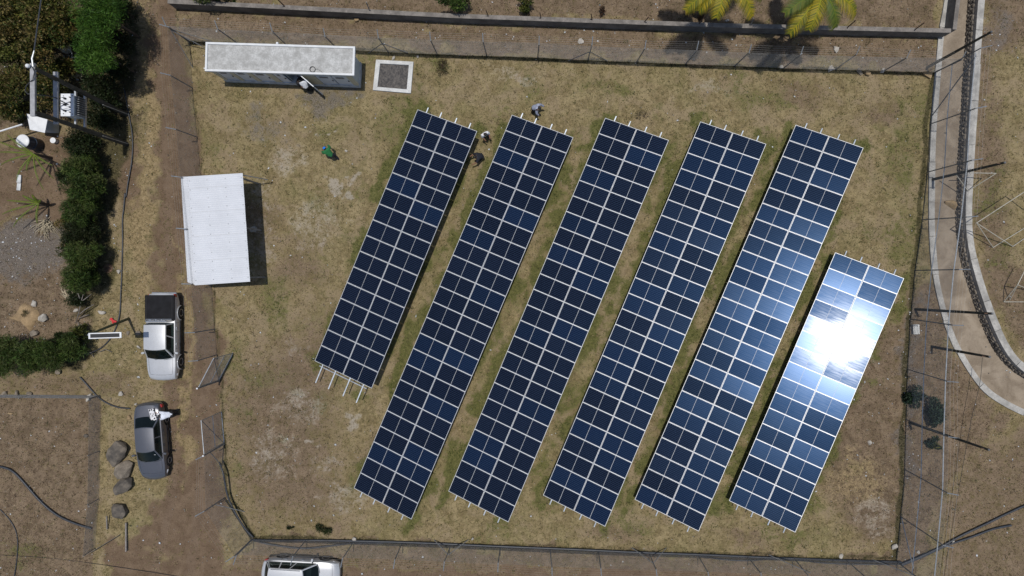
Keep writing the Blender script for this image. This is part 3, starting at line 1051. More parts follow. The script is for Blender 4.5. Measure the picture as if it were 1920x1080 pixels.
w1, wc = wall_run('concrete_wall', 'long weathered concrete boundary wall above the top fence', [(330, 17), (860, 44), (1340, 61), (1765, 71)], 0.95, 0.22, -1, M['concrete_dark'])
for px_ in (545, 700, 918, 1014, 1108, 1203, 1303, 1398, 1575, 1700):
    y_ = np.interp(px_, [330, 860, 1340, 1765], [17, 44, 61, 71])
    b = G(px_, y_ - 4, 0)
    mb = MB(); mb.beam(b + V((0, 0.0, 0.9)), b + V((random.uniform(-.15, .15), random.uniform(0, .15), random.uniform(1.7, 2.3))), 0.05, 0.05)
    mb.build('iron_stub', M['rust' if random.random() < 0.6 else 'galv_dull'], w1)
w2, _ = wall_run('concrete_wall', 'boundary wall running up along the drain from the top right fence corner', [(1768, 66), (1776, 0), (1790, -120)], 1.0, 0.2, 1, M['concrete_dark'])

# ------------------------------------------------------------------ equipment building with flat roof
ZR = 2.62
rc = [G(385, 78, ZR), G(664, 88, ZR), G(666, 141, ZR), G(385, 134, ZR)]
fl, fr = G(425, 154, 0), G(677, 165, 0)
ex = (fr - fl).normalized(); ey = V((-ex.y, ex.x, 0))
LEN = (fr - fl).length
bld = thing('equipment_building', 'long low equipment building with stained flat roof and grey doors', 'building', fl, 0)
DEP = 1.55
Q = lambda u, d, z: fl + ex * u + ey * d + V((0, 0, z))
rzb = math.atan2(ex.y, ex.x)
ctrb = Q(LEN / 2, DEP / 2, 0)
mb = MB(); mb.box(ctrb + V((0, 0, 0.18)), (LEN, DEP, 0.44), rzb); mb.build('plinth', M['plinth'], bld)
# walls leave the doorway open
def slab(nm, u0, u1, d0, d1, z0, z1, m, par=None, bevel=0.0):
    mb = MB(); mb.box(Q((u0 + u1) / 2, (d0 + d1) / 2, (z0 + z1) / 2), (u1 - u0, d1 - d0, z1 - z0), rzb)
    return mb.build(nm, m, par or bld, bevel=bevel)


TOPZ = 2.44
slab('back_wall', 0.03, LEN - 0.03, DEP - 0.12, DEP - 0.03, 0.4, TOPZ, M['wall_grey'])
slab('side_wall', 0.03, 0.12, 0.14, DEP - 0.12, 0.4, TOPZ, M['wall_grey'])
slab('side_wall', LEN - 0.12, LEN - 0.03, 0.14, DEP - 0.12, 0.4, TOPZ, M['wall_grey'])
slab('partition', 0.505 * LEN, 0.512 * LEN, 0.16, DEP - 0.12, 0.4, TOPZ, M['wall_grey'])
slab('partition', 0.637 * LEN, 0.644 * LEN, 0.16, DEP - 0.12, 0.4, TOPZ, M['wall_grey'])
slab('cabinet', 0.53 * LEN, 0.62 * LEN, 0.85, DEP - 0.14, 0.4, 1.9, M['black'])
segs = [(0.004, .03, 'b'), (.03, .125, 'd'), (.125, .155, 'b'), (.155, .25, 'd'), (.25, .285, 'b'), (.285, .39, 'd'), (.39, .435, 'b'), (.435, .505, 'd'), (.637, .735, 'b'), (.735, .848, 'd'), (.852, .962, 'd'), (.962, .996, 'b')]
for a, b, k in segs:
    u0, u1 = a * LEN, b * LEN
    if k == 'b':
        slab('wall_pier', u0, u1, 0.03, 0.14, 0.4, TOPZ, M['beige'])
    else:
        d = slab('door', u0 + 0.02, u1 - 0.02, 0.06, 0.12, 0.43, 2.25, M['door_grey'])
        slab('door_handle', u1 - 0.14, u1 - 0.08, 0.03, 0.06, 1.2, 1.38, M['black'], d)
        slab('louvre', u0 + 0.2, u1 - 0.25, 0.045, 0.06, 1.75, 2.05, M['galv_dull'], d)
        slab('lintel', u0, u1, 0.035, 0.135, 2.26, TOPZ, M['wall_grey'])
slab('lintel', .505 * LEN, .637 * LEN, 0.035, 0.135, 2.26, TOPZ, M['wall_grey'])
# open door leaf swung out from the right jamb
hj = Q(.636 * LEN, 0.04, 0)
fe = G(611, 182, 0.43)
dv = V((fe.x - hj.x, fe.y - hj.y, 0)).normalized() * 1.08
mb = MB(); mb.beam(hj + V((0, 0, 1.36)), hj + dv + V((0, 0, 1.36)), 0.05, 1.84)
d = mb.build('open_door', M['white_paint'], bld); d['label'] = 'door standing open'
mb = MB(); mb.beam(hj + dv * .85 + V((0, 0, 1.2)), hj + dv * .93 + V((0, 0, 1.2)), 0.1, 0.16); mb.build('door_handle', M['black'], d)
# roof slab with raised rim
rx = ((rc[1] - rc[0]) + (rc[2] - rc[3])).normalized()
ry = V((-rx.y, rx.x, 0))
RL = ((rc[1] - rc[0]).length + (rc[2] - rc[3]).length) / 2
RD = ((rc[0] - rc[3]).length + (rc[1] - rc[2]).length) / 2
rcen = sum(rc, V()) / 4
rzr = math.atan2(rx.y, rx.x)
mb = MB(); mb.box((rcen.x, rcen.y, TOPZ + 0.06), (RL - 0.02, RD - 0.02, 0.12), rzr); roof = mb.build('roof', M['roof_slab'], bld)
for s_, ln, dd in ((1, RL, ry), (-1, RL, ry)):
    c = rcen + dd * s_ * (RD / 2 - 0.06)
    mb = MB(); mb.box((c.x, c.y, TOPZ + 0.10), (ln, 0.12, 0.20), rzr); mb.build('roof_rim', M['roof_rim'], roof)
for s_ in (1, -1):
    c = rcen + rx * s_ * (RL / 2 - 0.06)
    mb = MB(); mb.box((c.x, c.y, TOPZ + 0.10), (0.12, RD - 0.24, 0.196), rzr); mb.build('roof_rim', M['roof_rim'], roof)
cc = rcen + ry * (RD / 2 + 0.06) - rx * 0.2
mb = MB(); mb.lathe((cc.x, cc.y, TOPZ + 0.02), [(0.08, 0), (0.08, 0.16), (0.05, 0.2)], 10); mb.build('vent', M['white_paint'], roof)
cc = rcen - rx * (RL / 2 + 0.06) - ry * (RD / 2 - 0.2)
mb = MB(); mb.box((cc.x, cc.y, TOPZ + 0.06), (0.14, 0.05, 0.05), rzr); mb.build('drain_spout', M['white_paint'], roof)
# coil of cable on the roof
p = G(586, 130, TOPZ + 0.15)
mb = MB()
for k in range(3):
    ring = [p + V((math.cos(t) * (0.15 + .008 * k), math.sin(t) * (0.15 + .008 * k), -0.01 + 0.016 * k)) for t in np.linspace(0, 2 * math.pi, 19)]
    mb.tube(ring, 0.016, 6)
mb.tube([p + V((.15, 0, 0)), p + V((.3, .02, -.01)), p + V((.5, -.12, -.01)), p + V((.62, -.2, -.01))], 0.008, 5)
tag(mb.at_base('cable_coil', M['hose'], p), 'small ring of black cable lying on the flat roof', 'cable')

# ------------------------------------------------------------------ whitewashed kerb frame around a gravel bed
ck = [G(706, 113), G(776, 117), G(771, 176), G(700, 170)]
cen = sum(ck, V()) / 4
kb = thing('gravel_bed', 'square whitewashed kerb frame filled with dark gravel', 'kerb frame', cen)
inn = [c + (cen - c).normalized() * 0.36 for c in ck]
for i in range(4):
    j = (i + 1) % 4
    mb = MB(); mb.prism([ck[i], ck[j], inn[j], inn[i]], -0.1, 0.16 + 0.002 * i); mb.build('kerb', M['whitewash'], kb, bevel=0.012)
mb = MB()
gsz = 26
gv = []
for i in range(gsz + 1):
    for j in range(gsz + 1):
        a = inn[0].lerp(inn[1], i / gsz); b = inn[3].lerp(inn[2], i / gsz)
        q = a.lerp(b, j / gsz)
        gv.append((q.x, q.y, 0.055 + 0.05 * mnoise.noise((q.x * 6, q.y * 6, 1))))
mb.add(gv, [(i * (gsz + 1) + j, (i + 1) * (gsz + 1) + j, (i + 1) * (gsz + 1) + j + 1, i * (gsz + 1) + j + 1) for i in range(gsz) for j in range(gsz)])
M['gravel'] = mat('dark_gravel', (0.085, 0.082, 0.085), 0.95, 0, 0.5, 9, 0.9, col2=(0.15, 0.135, 0.12), fine=30, bdist=0.03)
mb.build('gravel', M['gravel'], kb)['kind'] = 'stuff'

# ------------------------------------------------------------------ white corrugated shed
ZS1, ZS0 = 2.75, 2.45
sc = [G(364, 331, ZS0), G(455, 324.5, ZS1), G(469, 528, ZS1), G(362, 535, ZS0)]
sc[0] = G(352, 331, ZS0)
sc[3] = G(365, 535, ZS0)
shed = thing('open_shed', 'open-sided shed with white corrugated metal roof beside the dirt track', 'shed', (*(sum(sc, V()) / 4).xy, 0))


def corrugated(nm, c4, waves, amp, parent, m):
    """sheet over corner points c4 (a b c d): ribs run from a to b, waves follow a to d"""
    n = waves * 6
    vs_ = []
    for i in range(n + 1):
        t = i / n
        a = c4[0].lerp(c4[3], t); b = c4[1].lerp(c4[2], t)
        zz = amp * math.sin(2 * math.pi * i / 6)
        for k in range(5):
            q = a.lerp(b, k / 4); vs_.append((q.x, q.y, q.z + zz))
    mb = MB()
    mb.add(vs_, [(i * 5 + k, i * 5 + k + 1, i * 5 + 6 + k, i * 5 + 5 + k) for i in range(n) for k in range(4)])
    return mb.build(nm, m, parent, smooth=True, fixn=False)


nsh = 9
for k in range(nsh):
    t0, t1 = k / nsh, (k + 1) / nsh
    dz = V((0, 0, 0.012 * (k % 2)))
    c4 = [sc[0].lerp(sc[3], t0) + dz, sc[1].lerp(sc[2], t0) + dz, sc[1].lerp(sc[2], min(1, t1 + .006)) + dz, sc[0].lerp(sc[3], min(1, t1 + .006)) + dz]
    corrugated('roof_sheet', c4, 6, 0.014, shed, M['sheet_white'])
lo = [G(339, 331.5, ZS0 - .12), G(352, 331, ZS0 - .03), G(365, 534, ZS0 - .03), G(351.5, 529, ZS0 - .12)]
corrugated('eave_sheet', lo, 70, 0.016, shed, M['sheet_white'])
gp = lambda u, v: (sc[0].lerp(sc[1], u)).lerp(sc[3].lerp(sc[2], u), v)
for u in (0.03, 0.35, 0.68, 0.97):
    mb = MB(); mb.beam(gp(u, 0.005) - V((0, 0, 0.07)), gp(u, 0.995) - V((0, 0, 0.07)), 0.06, 0.08); pu = mb.build('purlin', M['galv'], shed)
    for k in range(12):
        q = gp(u, (k + .5) / 12) + V((0, 0, 0.022))
        mb = MB(); mb.lathe(q, [(0.022, 0), (0.018, 0.02)], 6); mb.build('roof_screw', M['galv_dull'], pu)
for u in (0.06, 0.94):
    for v_ in (0.04, 0.5, 0.96):
        q = gp(u, v_)
        mb = MB(); mb.box((q.x, q.y, (q.z - .1) / 2 - .05), (0.09, 0.09, q.z - .0), 0); mb.build('post', M['galv_dull'], shed)
for u, d_ in ((0.93, 1),):
    a = gp(1.0, 0.03); mb = MB(); mb.tube([V((a.x - .1, a.y + .1, a.z - .1)), V((a.x + 0.75, a.y + 0.05, 0.9))], 0.03, 6); mb.build('brace', M['galv_dull'], shed)

# ------------------------------------------------------------------ power poles with transformer
pa0, pb0 = G(237, 215, 0), G(237, 270, 0)
ps = thing('power_pole', 'twin dark power poles with two crossarms carrying a grey transformer', 'power pole', pa0)
HP = 8.0
for p, tq in ((pa0, G(63, 127, HP)), (pb0, G(63, 210, HP))):
    mb = MB(); mb.tube([p - V((0, 0, .2)), p.lerp(tq, .5), tq], [0.15, 0.13, 0.105], 12); mb.build('pole', M['dark_wood'], ps, smooth=40)
    mb = MB(); mb.tube([p + V((0.155, 0.0, 0.02)), p + V((0.14, 0, 2.6))], 0.022, 6); mb.build('earth_pipe', M['galv'], ps)


def cross(z, y0, y1, x, w=0.15):
    a, b = G(x, y0, z), G(x + 0.5, y1, z)
    mb = MB(); mb.beam(a, b, w, 0.13); return mb.build('crossarm', M['grey_wood'], ps)


ca = cross(7.95, 119, 218, 62, 0.24)
cb = cross(6.25, 135, 233, 105, 0.24)
# transformer on two beams
tz = 3.85
tc = G(146, 205, tz)
for dx in (-0.12, 0.42):
    mb = MB(); mb.beam(V((tc.x + dx, tc.y - 1.05, tz)), V((tc.x + dx, tc.y + 1.05, tz)), 0.1, 0.14); mb.build('support_beam', M['galv'], ps)
tr_ = MB(); tr_.box((tc.x + 0.10, tc.y, tz + 0.55), (0.62, 1.15, 0.92)); tank = tr_.build('transformer', mat('transformer_grey', (0.45, 0.48, 0.50), .5, .1, .1, 3), ps, bevel=0.02)
for sx in (-1, 1):
    for k in range(9):
        mb = MB(); mb.box((tc.x + .10 + sx * 0.43, tc.y - 0.5 + k * 0.125, tz + 0.5), (0.22, 0.03, 0.7)); mb.build('cooling_fin', M['galv_dull'], tank)
mb = MB(); mb.box((tc.x + 0.10, tc.y, tz + 1.035), (0.74, 1.28, 0.05)); lid = mb.build('lid', M['white_paint'], tank, bevel=0.01)
for k in range(3):
    mb = MB(); mb.lathe((tc.x + 0.02, tc.y - 0.35 + .35 * k, tz + 1.06), [(0.05, 0), (0.06, .05), (0.03, .1), (.055, .15), (.025, .2), (.02, .28)], 8); mb.build('bushing', M['black'], tank)
for k in range(4):
    mb = MB(); mb.lathe((tc.x + 0.28, tc.y - 0.42 + .28 * k, tz + 1.06), [(0.03, 0), (0.035, .05), (0.02, .12)], 8); mb.build('bushing', M['rust'], tank)
for k, (dx, dy) in enumerate(((-.2, .5), (-.2, -.5), (.3, .52), (.3, -.52))):
    mb = MB(); mb.lathe((tc.x + .1 + dx, tc.y + dy, tz + 1.06), [(0.025, 0), (0.025, .03)], 6); mb.build('lid_bolt', M['black'], tank)
# insulator and dead-end clamp, cables
ia = G(53, 124, 8.1)
mb = MB(); mb.lathe(ia, [(0.09, 0), (0.11, 0.03), (0.06, .06), (.1, .1), (.05, .14)], 10); mb.build('insulator', M['white_paint'], ps)
mb = MB(); mb.tube([G(62, 125, 8.05), G(60, 110, 8.1), G(64, 95, 8.12)], [.045, .05, .03], 8); mb.build('cable_clamp', M['galv'], ps)
mb = MB(); mb.tube([G(64, 95, 8.12), G(70, 50, 8.0), G(77, 0, 7.9), G(100, -180, 7.9)], 0.035, 6); mb.build('overhead_cable', M['hose'], ps)
mb = MB(); mb.tube([G(60, 124, 8.0), G(65, 135, 8.12), G(61, 150, 8.1), G(50, 160, 7.8), G(47, 170, 7.6), G(52, 176, 7.6), G(66, 177, 7.5), G(90, 180, 6.9), G(104, 183, 6.5), G(112, 188, 5.9), G(128, 196, 5.3)], 0.03, 6); mb.build('jumper_cable', M['hose'], ps)
for k in range(3):
    a = V((tc.x + .02, tc.y - .35 + .35 * k, tz + 1.3))
    mb = MB(); mb.tube([a, a + V((-.25, .12 - .1 * k, .25)), G(128, 196, 5.3)], 0.012, 4); mb.build('lead_wire', M['black'], ps)
mb = MB(); mb.tube([G(0, 246, 1.4), G(42, 233, 1.4)], 0.05, 6)
mb.tube([G(-30, 255, 1.4), G(0, 246, 1.4)], 0.05, 6)
tag(mb.at_base('white_pipe', M['white_paint'], V((*G(20, 240, 1.4).xy, 0))), 'thin white pipe reaching in from the left edge to the switch cabinet', 'pipe')
cbx = thing('switch_cabinet', 'white metal cabinet with sagging cover below the power poles', 'cabinet', (*G(84, 236, 0).xy, 0))
c4 = [G(50, 213, 1.5), G(89, 224, 1.3), G(84, 249, 1.2), G(56, 243, 1.3)]
mb = MB()
top = [q for q in c4]; bot = [q - V((0, 0, 0.08)) for q in c4]
mb.add(top + bot, [(0, 1, 2, 3), (7, 6, 5, 4), (0, 4, 5, 1), (1, 5, 6, 2), (2, 6, 7, 3), (3, 7, 4, 0)])
mb.build('cover_sheet', M['white_paint'], cbx)
cq = sum(c4, V()) / 4
mb = MB(); mb.box((cq.x + .05, cq.y, .6), (0.8, 0.6, 1.2)); mb.build('cabinet_body', M['wall_grey'], cbx, bevel=.02)
mb = MB(); mb.box((cq.x + .05, cq.y - .305, .62), (0.7, 0.02, 0.9)); mb.build('cabinet_door', M['plinth'], cbx)
# water drum
p = G(72, 272, 0)
wt = thing('water_drum', 'white-lidded blue water drum beside the white cabinet', 'drum', p)
mb = MB(); mb.lathe(p, [(0.36, 0), (0.40, .05), (.40, .6), (.42, .63), (.42, .68), (.39, .7), (.38, 1.3)], 20); mb.build('drum_body', M['tank_blue'], wt, smooth=40)
mb = MB(); mb.lathe(p + V((0, 0, 1.3)), [(0.41, 0), (0.41, .05), (.36, .09), (.1, .11)], 20); mb.build('lid', M['white_paint'], wt, smooth=40)
p = G(106, 265, 0)
mb = MB(); mb.lathe(p, [(0.14, 0), (0.17, .3), (.18, .3), (.18, .34), (.03, .35)], 14)
tag(mb.at_base('bucket', M['white_paint'], p, smooth=40), 'small upturned white bucket beside the drum', 'bucket')

# ------------------------------------------------------------------ solar street light on a leaning green pole
p = G(241, 597, 0)
sl = thing('solar_street_light', 'leaning green pole with a long narrow solar lamp panel', 'street light', p)
tp = G(170, 626, 4.4)
mb = MB(); mb.tube([p - V((0, 0, .1)), p.lerp(tp, .5), tp], [0.09, .08, .06], 10); mb.build('pole', M['green_pole'], sl, smooth=40)
a, b = G(166, 630, 4.55), G(228, 628, 4.55)
mb = MB(); mb.beam(a, b, 0.34, 0.06); pn = mb.build('lamp_housing', M['white_paint'], sl, bevel=.015)
d_ = (b - a).normalized()
mb = MB(); mb.beam(a + d_ * .12 + V((0, 0, .034)), b - d_ * .1 + V((0, 0, .034)), 0.22, 0.006); mb.build('solar_strip', M['black'], pn)
mb = MB(); mb.beam(a + d_ * .2 - V((0, 0, .05)), a + d_ * .9 - V((0, 0, .05)), 0.16, 0.04); mb.build('lamp_lens', M['galv'], pn)
mb = MB(); mb.tube([tp - V((0, 0, .1)), tp + V((-.08, -.05, .1)), a + V((.1, 0, -.02))], 0.05, 8); mb.build('bracket', M['galv'], sl)

# ------------------------------------------------------------------ vehicles (local frame: x forward, y left, z up)
def paint(name, col, metal=0.35, rough=0.32):
    t = NT(name)
    v = t.coord('Object')
    n = t.noise(v, 1.6, 4, 0.6)
    dust = t.noise(v, 7, 5, 0.7)
    c = t.mix(t.math('MULTIPLY', t.ramp(n, .35, .75), .25), col, tuple(x * .75 for x in col))
    c = t.mix(t.math('MULTIPLY', t.ramp(dust, .5, .8), .18), c, (0.25, 0.2, 0.14))
    t.l(c, t.bsdf.inputs['Base Color'])
    t.bsdf.inputs['Metallic'].default_value = metal
    t.bsdf.inputs['Roughness'].default_value = rough
    t.bsdf.inputs['Coat Weight'].default_value = 0.6
    t.bsdf.inputs['Coat Roughness'].default_value = 0.08
    return t.m


def glass_mat():
    t = NT('tinted_car_glass')
    tr = t.n('BsdfTransparent'); tr.inputs[0].default_value = (0.22, 0.28, 0.27, 1)
    gl = t.bsdf
    gl.inputs['Base Color'].default_value = (0.006, 0.010, 0.010, 1)
    gl.inputs['Roughness'].default_value = 0.04
    mx = t.n('MixShader'); mx.inputs[0].default_value = 0.55
    n = t.noise(t.coord('Object'), 3, 2)
    t.l(t.math('ADD', 0.45, t.math('MULTIPLY', n, 0.2)), mx.inputs[0])
    t.l(tr.outputs[0], mx.inputs[1]); t.l(gl.outputs[0], mx.inputs[2])
    t.l(mx.outputs[0], t.out.inputs[0])
    return t.m


M['glass'] = glass_mat()
M['interior'] = mat('car_interior', (0.035, 0.035, 0.037), 0.8, 0, 0.3, 6)
M['dash'] = mat('dashboard', (0.05, 0.055, 0.055), 0.7, 0, 0.3, 6)
M['lamp'] = mat('headlamp_glass', (0.55, 0.56, 0.58), 0.12, 0.2, 0.15, 12, coat=1)
M['tail'] = mat('tail_lamp', (0.35, 0.015, 0.012), 0.2, 0, 0.2, 12, coat=1)
M['chrome'] = mat('bright_trim', (0.6, 0.61, 0.62), 0.22, 0.8, 0.1, 5)
M['tonneau'] = mat('black_vinyl_cover', (0.012, 0.012, 0.014), 0.75, 0, 0.3, 2.5, 0.3, spec=.15)
M['alloy'] = mat('wheel_alloy', (0.42, 0.43, 0.45), 0.35, 0.7, 0.1, 5)


def car(name, label, cat, loc, rz, P, paintm):
    L, W = P['L'], P['W']
    root = thing(name, label, cat, loc, rz)
    xs = P['xs']
    top = lambda x: float(np.interp(x, [q[0] for q in P['top']], [q[1] for q in P['top']]))
    zb = P['clear']
    secs = []
    for x in xs:
        e = abs(2 * x / L)
        w = W / 2 * (1 - P['round'] * max(0, (e - 0.55) / 0.45) ** 2.2)
        zt = top(x)
        zbx = zb + (0.10 * max(0, (e - .85) / .15) ** 2)
        half = [(0.0, zbx), (0.80 * w, zbx), (0.965 * w, zbx + 0.10), (w, zbx + (zt - zbx) * 0.45), (0.99 * w, zt - 0.14), (0.955 * w, zt - 0.035), (0.86 * w, zt), (0.45 * w, zt + 0.018), (0.0, zt + 0.026)]
        secs.append((x, half))
    mb = MB(); vs_ = []; nr = 16
    for x, half in secs:
        e = 2 * x / L
        ring = half + [(-y, z) for y, z in half[-2:0:-1]]
        for y, z in ring:
            bow = P.get('bow', 0.10) * (1 - (2 * y / W) ** 2) * (abs(e) ** 6) * (1 if e > 0 else -1)
            vs_.append((x + bow, y, z))
    fs = []
    for i in range(len(secs) - 1):
        for j in range(nr):
            j2 = (j + 1) % nr
            fs.append((i * nr + j, (i + 1) * nr + j, (i + 1) * nr + j2, i * nr + j2))
    fs += [tuple(range(nr)), tuple((len(secs) - 1) * nr + j for j in range(nr - 1, -1, -1))]
    mb.add(vs_, fs)
    body = mb.build('body', paintm, root, local=True, smooth=35)
    # wheel arches cut out of the body
    cut = MB()
    wr = P['wr']
    wheels = [(x, s) for x in P['axles'] for s in (1, -1)]
    for x, s in wheels:
        cut.lathe((x, s * (W / 2 - 0.14), wr), [(wr + 0.06, -0.22), (wr + 0.06, 0.3)], 24, 'y')
    cme = cut.mesh('arch_cutter', M['black'])
    co = bpy.data.objects.new('arch_cutter', cme); C.objects.link(co)
    bpy.context.view_layer.update()
    co.parent = root
    md = body.modifiers.new('arches', 'BOOLEAN'); md.object = co; md.operation = 'DIFFERENCE'; md.solver = 'EXACT'
    bpy.context.view_layer.update()
    dg = bpy.context.evaluated_depsgraph_get()
    nm = bpy.data.meshes.new_from_object(body.evaluated_get(dg))
    body.modifiers.clear()
    if len(nm.polygons) > 20:
        body.data = nm
        nm.name = 'body'
        nm.set_sharp_from_angle(angle=R(35))
    bpy.data.objects.remove(co)
    # cabin
    cb = P['cabin']
    zb_, zr = cb['belt'], cb['roof']
    yb, yr = cb['yb'], cb['yr']
    x0b, x0t, x1t, x1b = cb['rear_b'], cb['rear_t'], cb['front_t'], cb['front_b']
    fb, ft, rbow = cb.get('fbow', .14), cb.get('ftbow', .07), cb.get('rbow', .06)
    arc = lambda u: 4 * u * (1 - u)
    crown = 0.035
    FB = lambda u: V((x1b + fb * arc(u), yb * (2 * u - 1), zb_))
    FT = lambda u: V((x1t + ft * arc(u), yr * (2 * u - 1), zr + crown * arc(u)))
    RB = lambda u: V((x0b - rbow * arc(u), yb * (2 * u - 1), cb.get('rbelt', zb_)))
    RT = lambda u: V((x0t - rbow * .6 * arc(u), yr * (2 * u - 1), zr + crown * arc(u)))

    def ruled(cA, cB, us, vs2, pane_name, mu, mv, par):
        pts = [[cA(u).lerp(cB(u), v) for u in us] for v in vs2]
        fr_, pn_ = MB(), MB()
        nu, nv = len(us), len(vs2)
        flat = [p for r_ in pts for p in r_]
        ff, pf = [], []
        for j in range(nv - 1):
            for i in range(nu - 1):
                q = (j * nu + i, j * nu + i + 1, (j + 1) * nu + i + 1, (j + 1) * nu + i)
                (ff if i < mu or i >= nu - 1 - mu or j < mv or j >= nv - 1 - mv else pf).append(q)
        if ff: fr_.add(flat, ff); fr_.build('window_frame', paintm, par, local=True, smooth=40, fixn=False)
        if pf:
            pn_.add(flat, pf); return pn_.build(pane_name, M['glass'], par, local=True, smooth=True, fixn=False)
    us = [0, 0.045] + list(np.linspace(0.14, 0.86, 7)) + [0.955, 1]
    cab = root
    ruled(FB, FT, us, [0, 0.04, 0.35, 0.65, 0.95, 1], 'windscreen', 1, 1, cab)
    if not cb.get('no_rear_glass'):
        ruled(RB, RT, us, [0, 0.06, 0.5, 0.93, 1], 'rear_window', 1, 1, cab)
    # roof skin
    mb = MB(); n1, n2 = 12, 8
    rv = []
    for j in range(n2 + 1):
        for i in range(n1 + 1):
            u, v = i / n1, j / n2
            p = RT(u).lerp(FT(u), v); p.z += 0.03 * arc(v) * (0.4 + .6 * arc(u))
            rv.append(p)
    mb.add(rv, [(j * (n1 + 1) + i, j * (n1 + 1) + i + 1, (j + 1) * (n1 + 1) + i + 1, (j + 1) * (n1 + 1) + i) for j in range(n2) for i in range(n1)])
    mb.build('roof', paintm, root, local=True, smooth=True, fixn=False)
    # side windows between pillars
    for s in (1, -1):
        B = lambda f: V((x0b + (x1b - x0b) * f, s * yb, cb.get('rbelt', zb_) * (1 - f) + zb_ * f))
        T = lambda f: V((x0t + (x1t - x0t) * f, s * yr, zr))
        cuts = cb['cuts']
        for a, b in zip(cuts[:-1], cuts[1:]):
            w_ = max(b - a, .01)
            pil = 0.035 / (x1b - x0b) * 1.3 / w_
            uu = [0, pil, .5, 1 - pil, 1]
            ruled(lambda u: B(a + w_ * u), lambda u: T(a + w_ * u), uu, [0, .07, .5, .9, 1], 'side_window', 1, 1, root)
    # interior
    xm = (x0b + x1b) / 2
    zi = zb_ - 0.03
    mb = MB(); mb.box((xm, 0, zi - .04), (x1b - x0b - .06, 2 * yb - .06, 0.07)); mb.build('cabin_floor', M['interior'], root, local=True)
    mb = MB(); mb.box((x1b - 0.18, 0, zi + 0.04), (0.40, 2 * yb - .12, 0.10)); mb.build('dashboard', M['dash'], root, local=True, bevel=.03)
    for sx in cb['seats']:
        for s in (1, -1):
            mb = MB(); mb.box((sx, s * yb * .47, zi + .15), (0.14, 0.46, 0.34)); mb.build('seat', M['interior'], root, local=True, bevel=.04)
    # wheels
    for x, s in wheels:
        yo = s * (W / 2 - 0.105)
        wh = MB(); wh.lathe((x, yo, wr), [(wr * .6, -.105), (wr * .93, -.105), (wr, -.06), (wr, .06), (wr * .93, .105), (wr * .6, .105)], 28, 'y')
        w_ = wh.build('wheel', M['rubber'], root, local=True, smooth=40)
        rm = MB(); rm.lathe((x, yo + s * .06, wr), [(wr * .62, -.03), (wr * .64, .05), (wr * .56, .052), (wr * .5, .02), (.06, .015), (.05, .03)] if s > 0 else [(.05, -.03), (.06, -.015), (wr * .5, -.02), (wr * .56, -.052), (wr * .64, -.05), (wr * .62, .03)], 20, 'y')
        rm.build('rim', M['alloy'], w_, local=True, smooth=40)
    # lamps, mirrors, handles, bumpers
    zf = top(L / 2) - 0.10
    for s in (1, -1):
        mb = MB(); mb.box((L / 2 - P['lampx'], s * W * .37, zf + .04), (0.30, 0.34, 0.13), s * -0.45); mb.build('headlight', M['lamp'], root, local=True, bevel=.03)
        zt_ = top(-L / 2) - .16
        mb = MB(); mb.box((-L / 2 + P['tailx'], s * W * .415, zt_), (0.22, 0.16, 0.26), s * 0.35); mb.build('tail_light', M['tail'], root, local=True, bevel=.03)
        mx_ = x1b - P.get('mirx', 0.32)
        mb = MB(); mb.box((mx_, s * (W / 2 + 0.11), zb_ + .06), (0.13, 0.22, 0.15), s * -0.25); mi = mb.build('wing_mirror', P.get('mirm', paintm), root, local=True, bevel=.03)
        mb = MB(); mb.box((mx_ + .02, s * (W / 2 - 0.02), zb_ + .02), (0.07, 0.14, 0.05)); mb.build('mirror_stalk', M['black'], mi, local=True)
        for hx in P['handles']:
            mb = MB(); mb.box((hx, s * (W / 2 + .012), zb_ - .12), (0.18, 0.03, 0.035)); mb.build('door_handle', P.get('handm', M['chrome']), root, local=True, bevel=.01)
        for hx in P['doors']:
            mb = MB(); mb.box((hx, s * (W / 2 - .004), (zb_ + zb) / 2 + .1), (0.012, 0.012, zb_ - zb - .3)); mb.build('door_gap', M['black'], root, local=True)
        mb = MB(); mb.box((0.0, s * (W / 2 - .02), zb + .06), (P['axles'][0] - P['axles'][1] - 2 * wr - .2, 0.06, 0.1)); mb.build('sill', M['black'], root, local=True)
    mb = MB(); mb.box((L / 2 - .02, 0, zb + .28), (0.16, W * .62, 0.16)); mb.build('front_grille', M['black'], root, local=True, bevel=.03)
    mb = MB(); mb.box((L / 2 + .03, 0, zb + .1), (0.06, 0.5, 0.11)); mb.build('number_plate', M['white_paint'], root, local=True)
    # shut lines of bonnet and boot
    hw = lambda x: W / 2 * (1 - P['round'] * max(0, (abs(2 * x / L) - 0.55) / 0.45) ** 2.2)
    for s in (1, -1):
        pts = [(x, s * 0.80 * hw(x), top(x) + 0.004) for x in np.linspace(x1b + .02, L / 2 - .30, 7)]
        mb = MB(); mb.tube(pts, .007, 4); mb.build('bonnet_gap', M['black'], root, local=True)
        if x0b > -L / 2 + .4 and P.get('boot', True):
            pts = [(x, s * 0.80 * hw(x), top(x) + 0.004) for x in np.linspace(x0b - .05, -L / 2 + .14, 5)]
            mb = MB(); mb.tube(pts, .007, 4); mb.build('boot_gap', M['black'], root, local=True)
    xe = L / 2 - .30
    mb = MB(); mb.tube([(xe + .05 * (1 - (y / .8) ** 2), y * hw(xe), top(xe) + .008 + .02 * (1 - abs(y))) for y in np.linspace(-.8, .8, 9)], .007, 4); mb.build('bonnet_gap', M['black'], root, local=True)
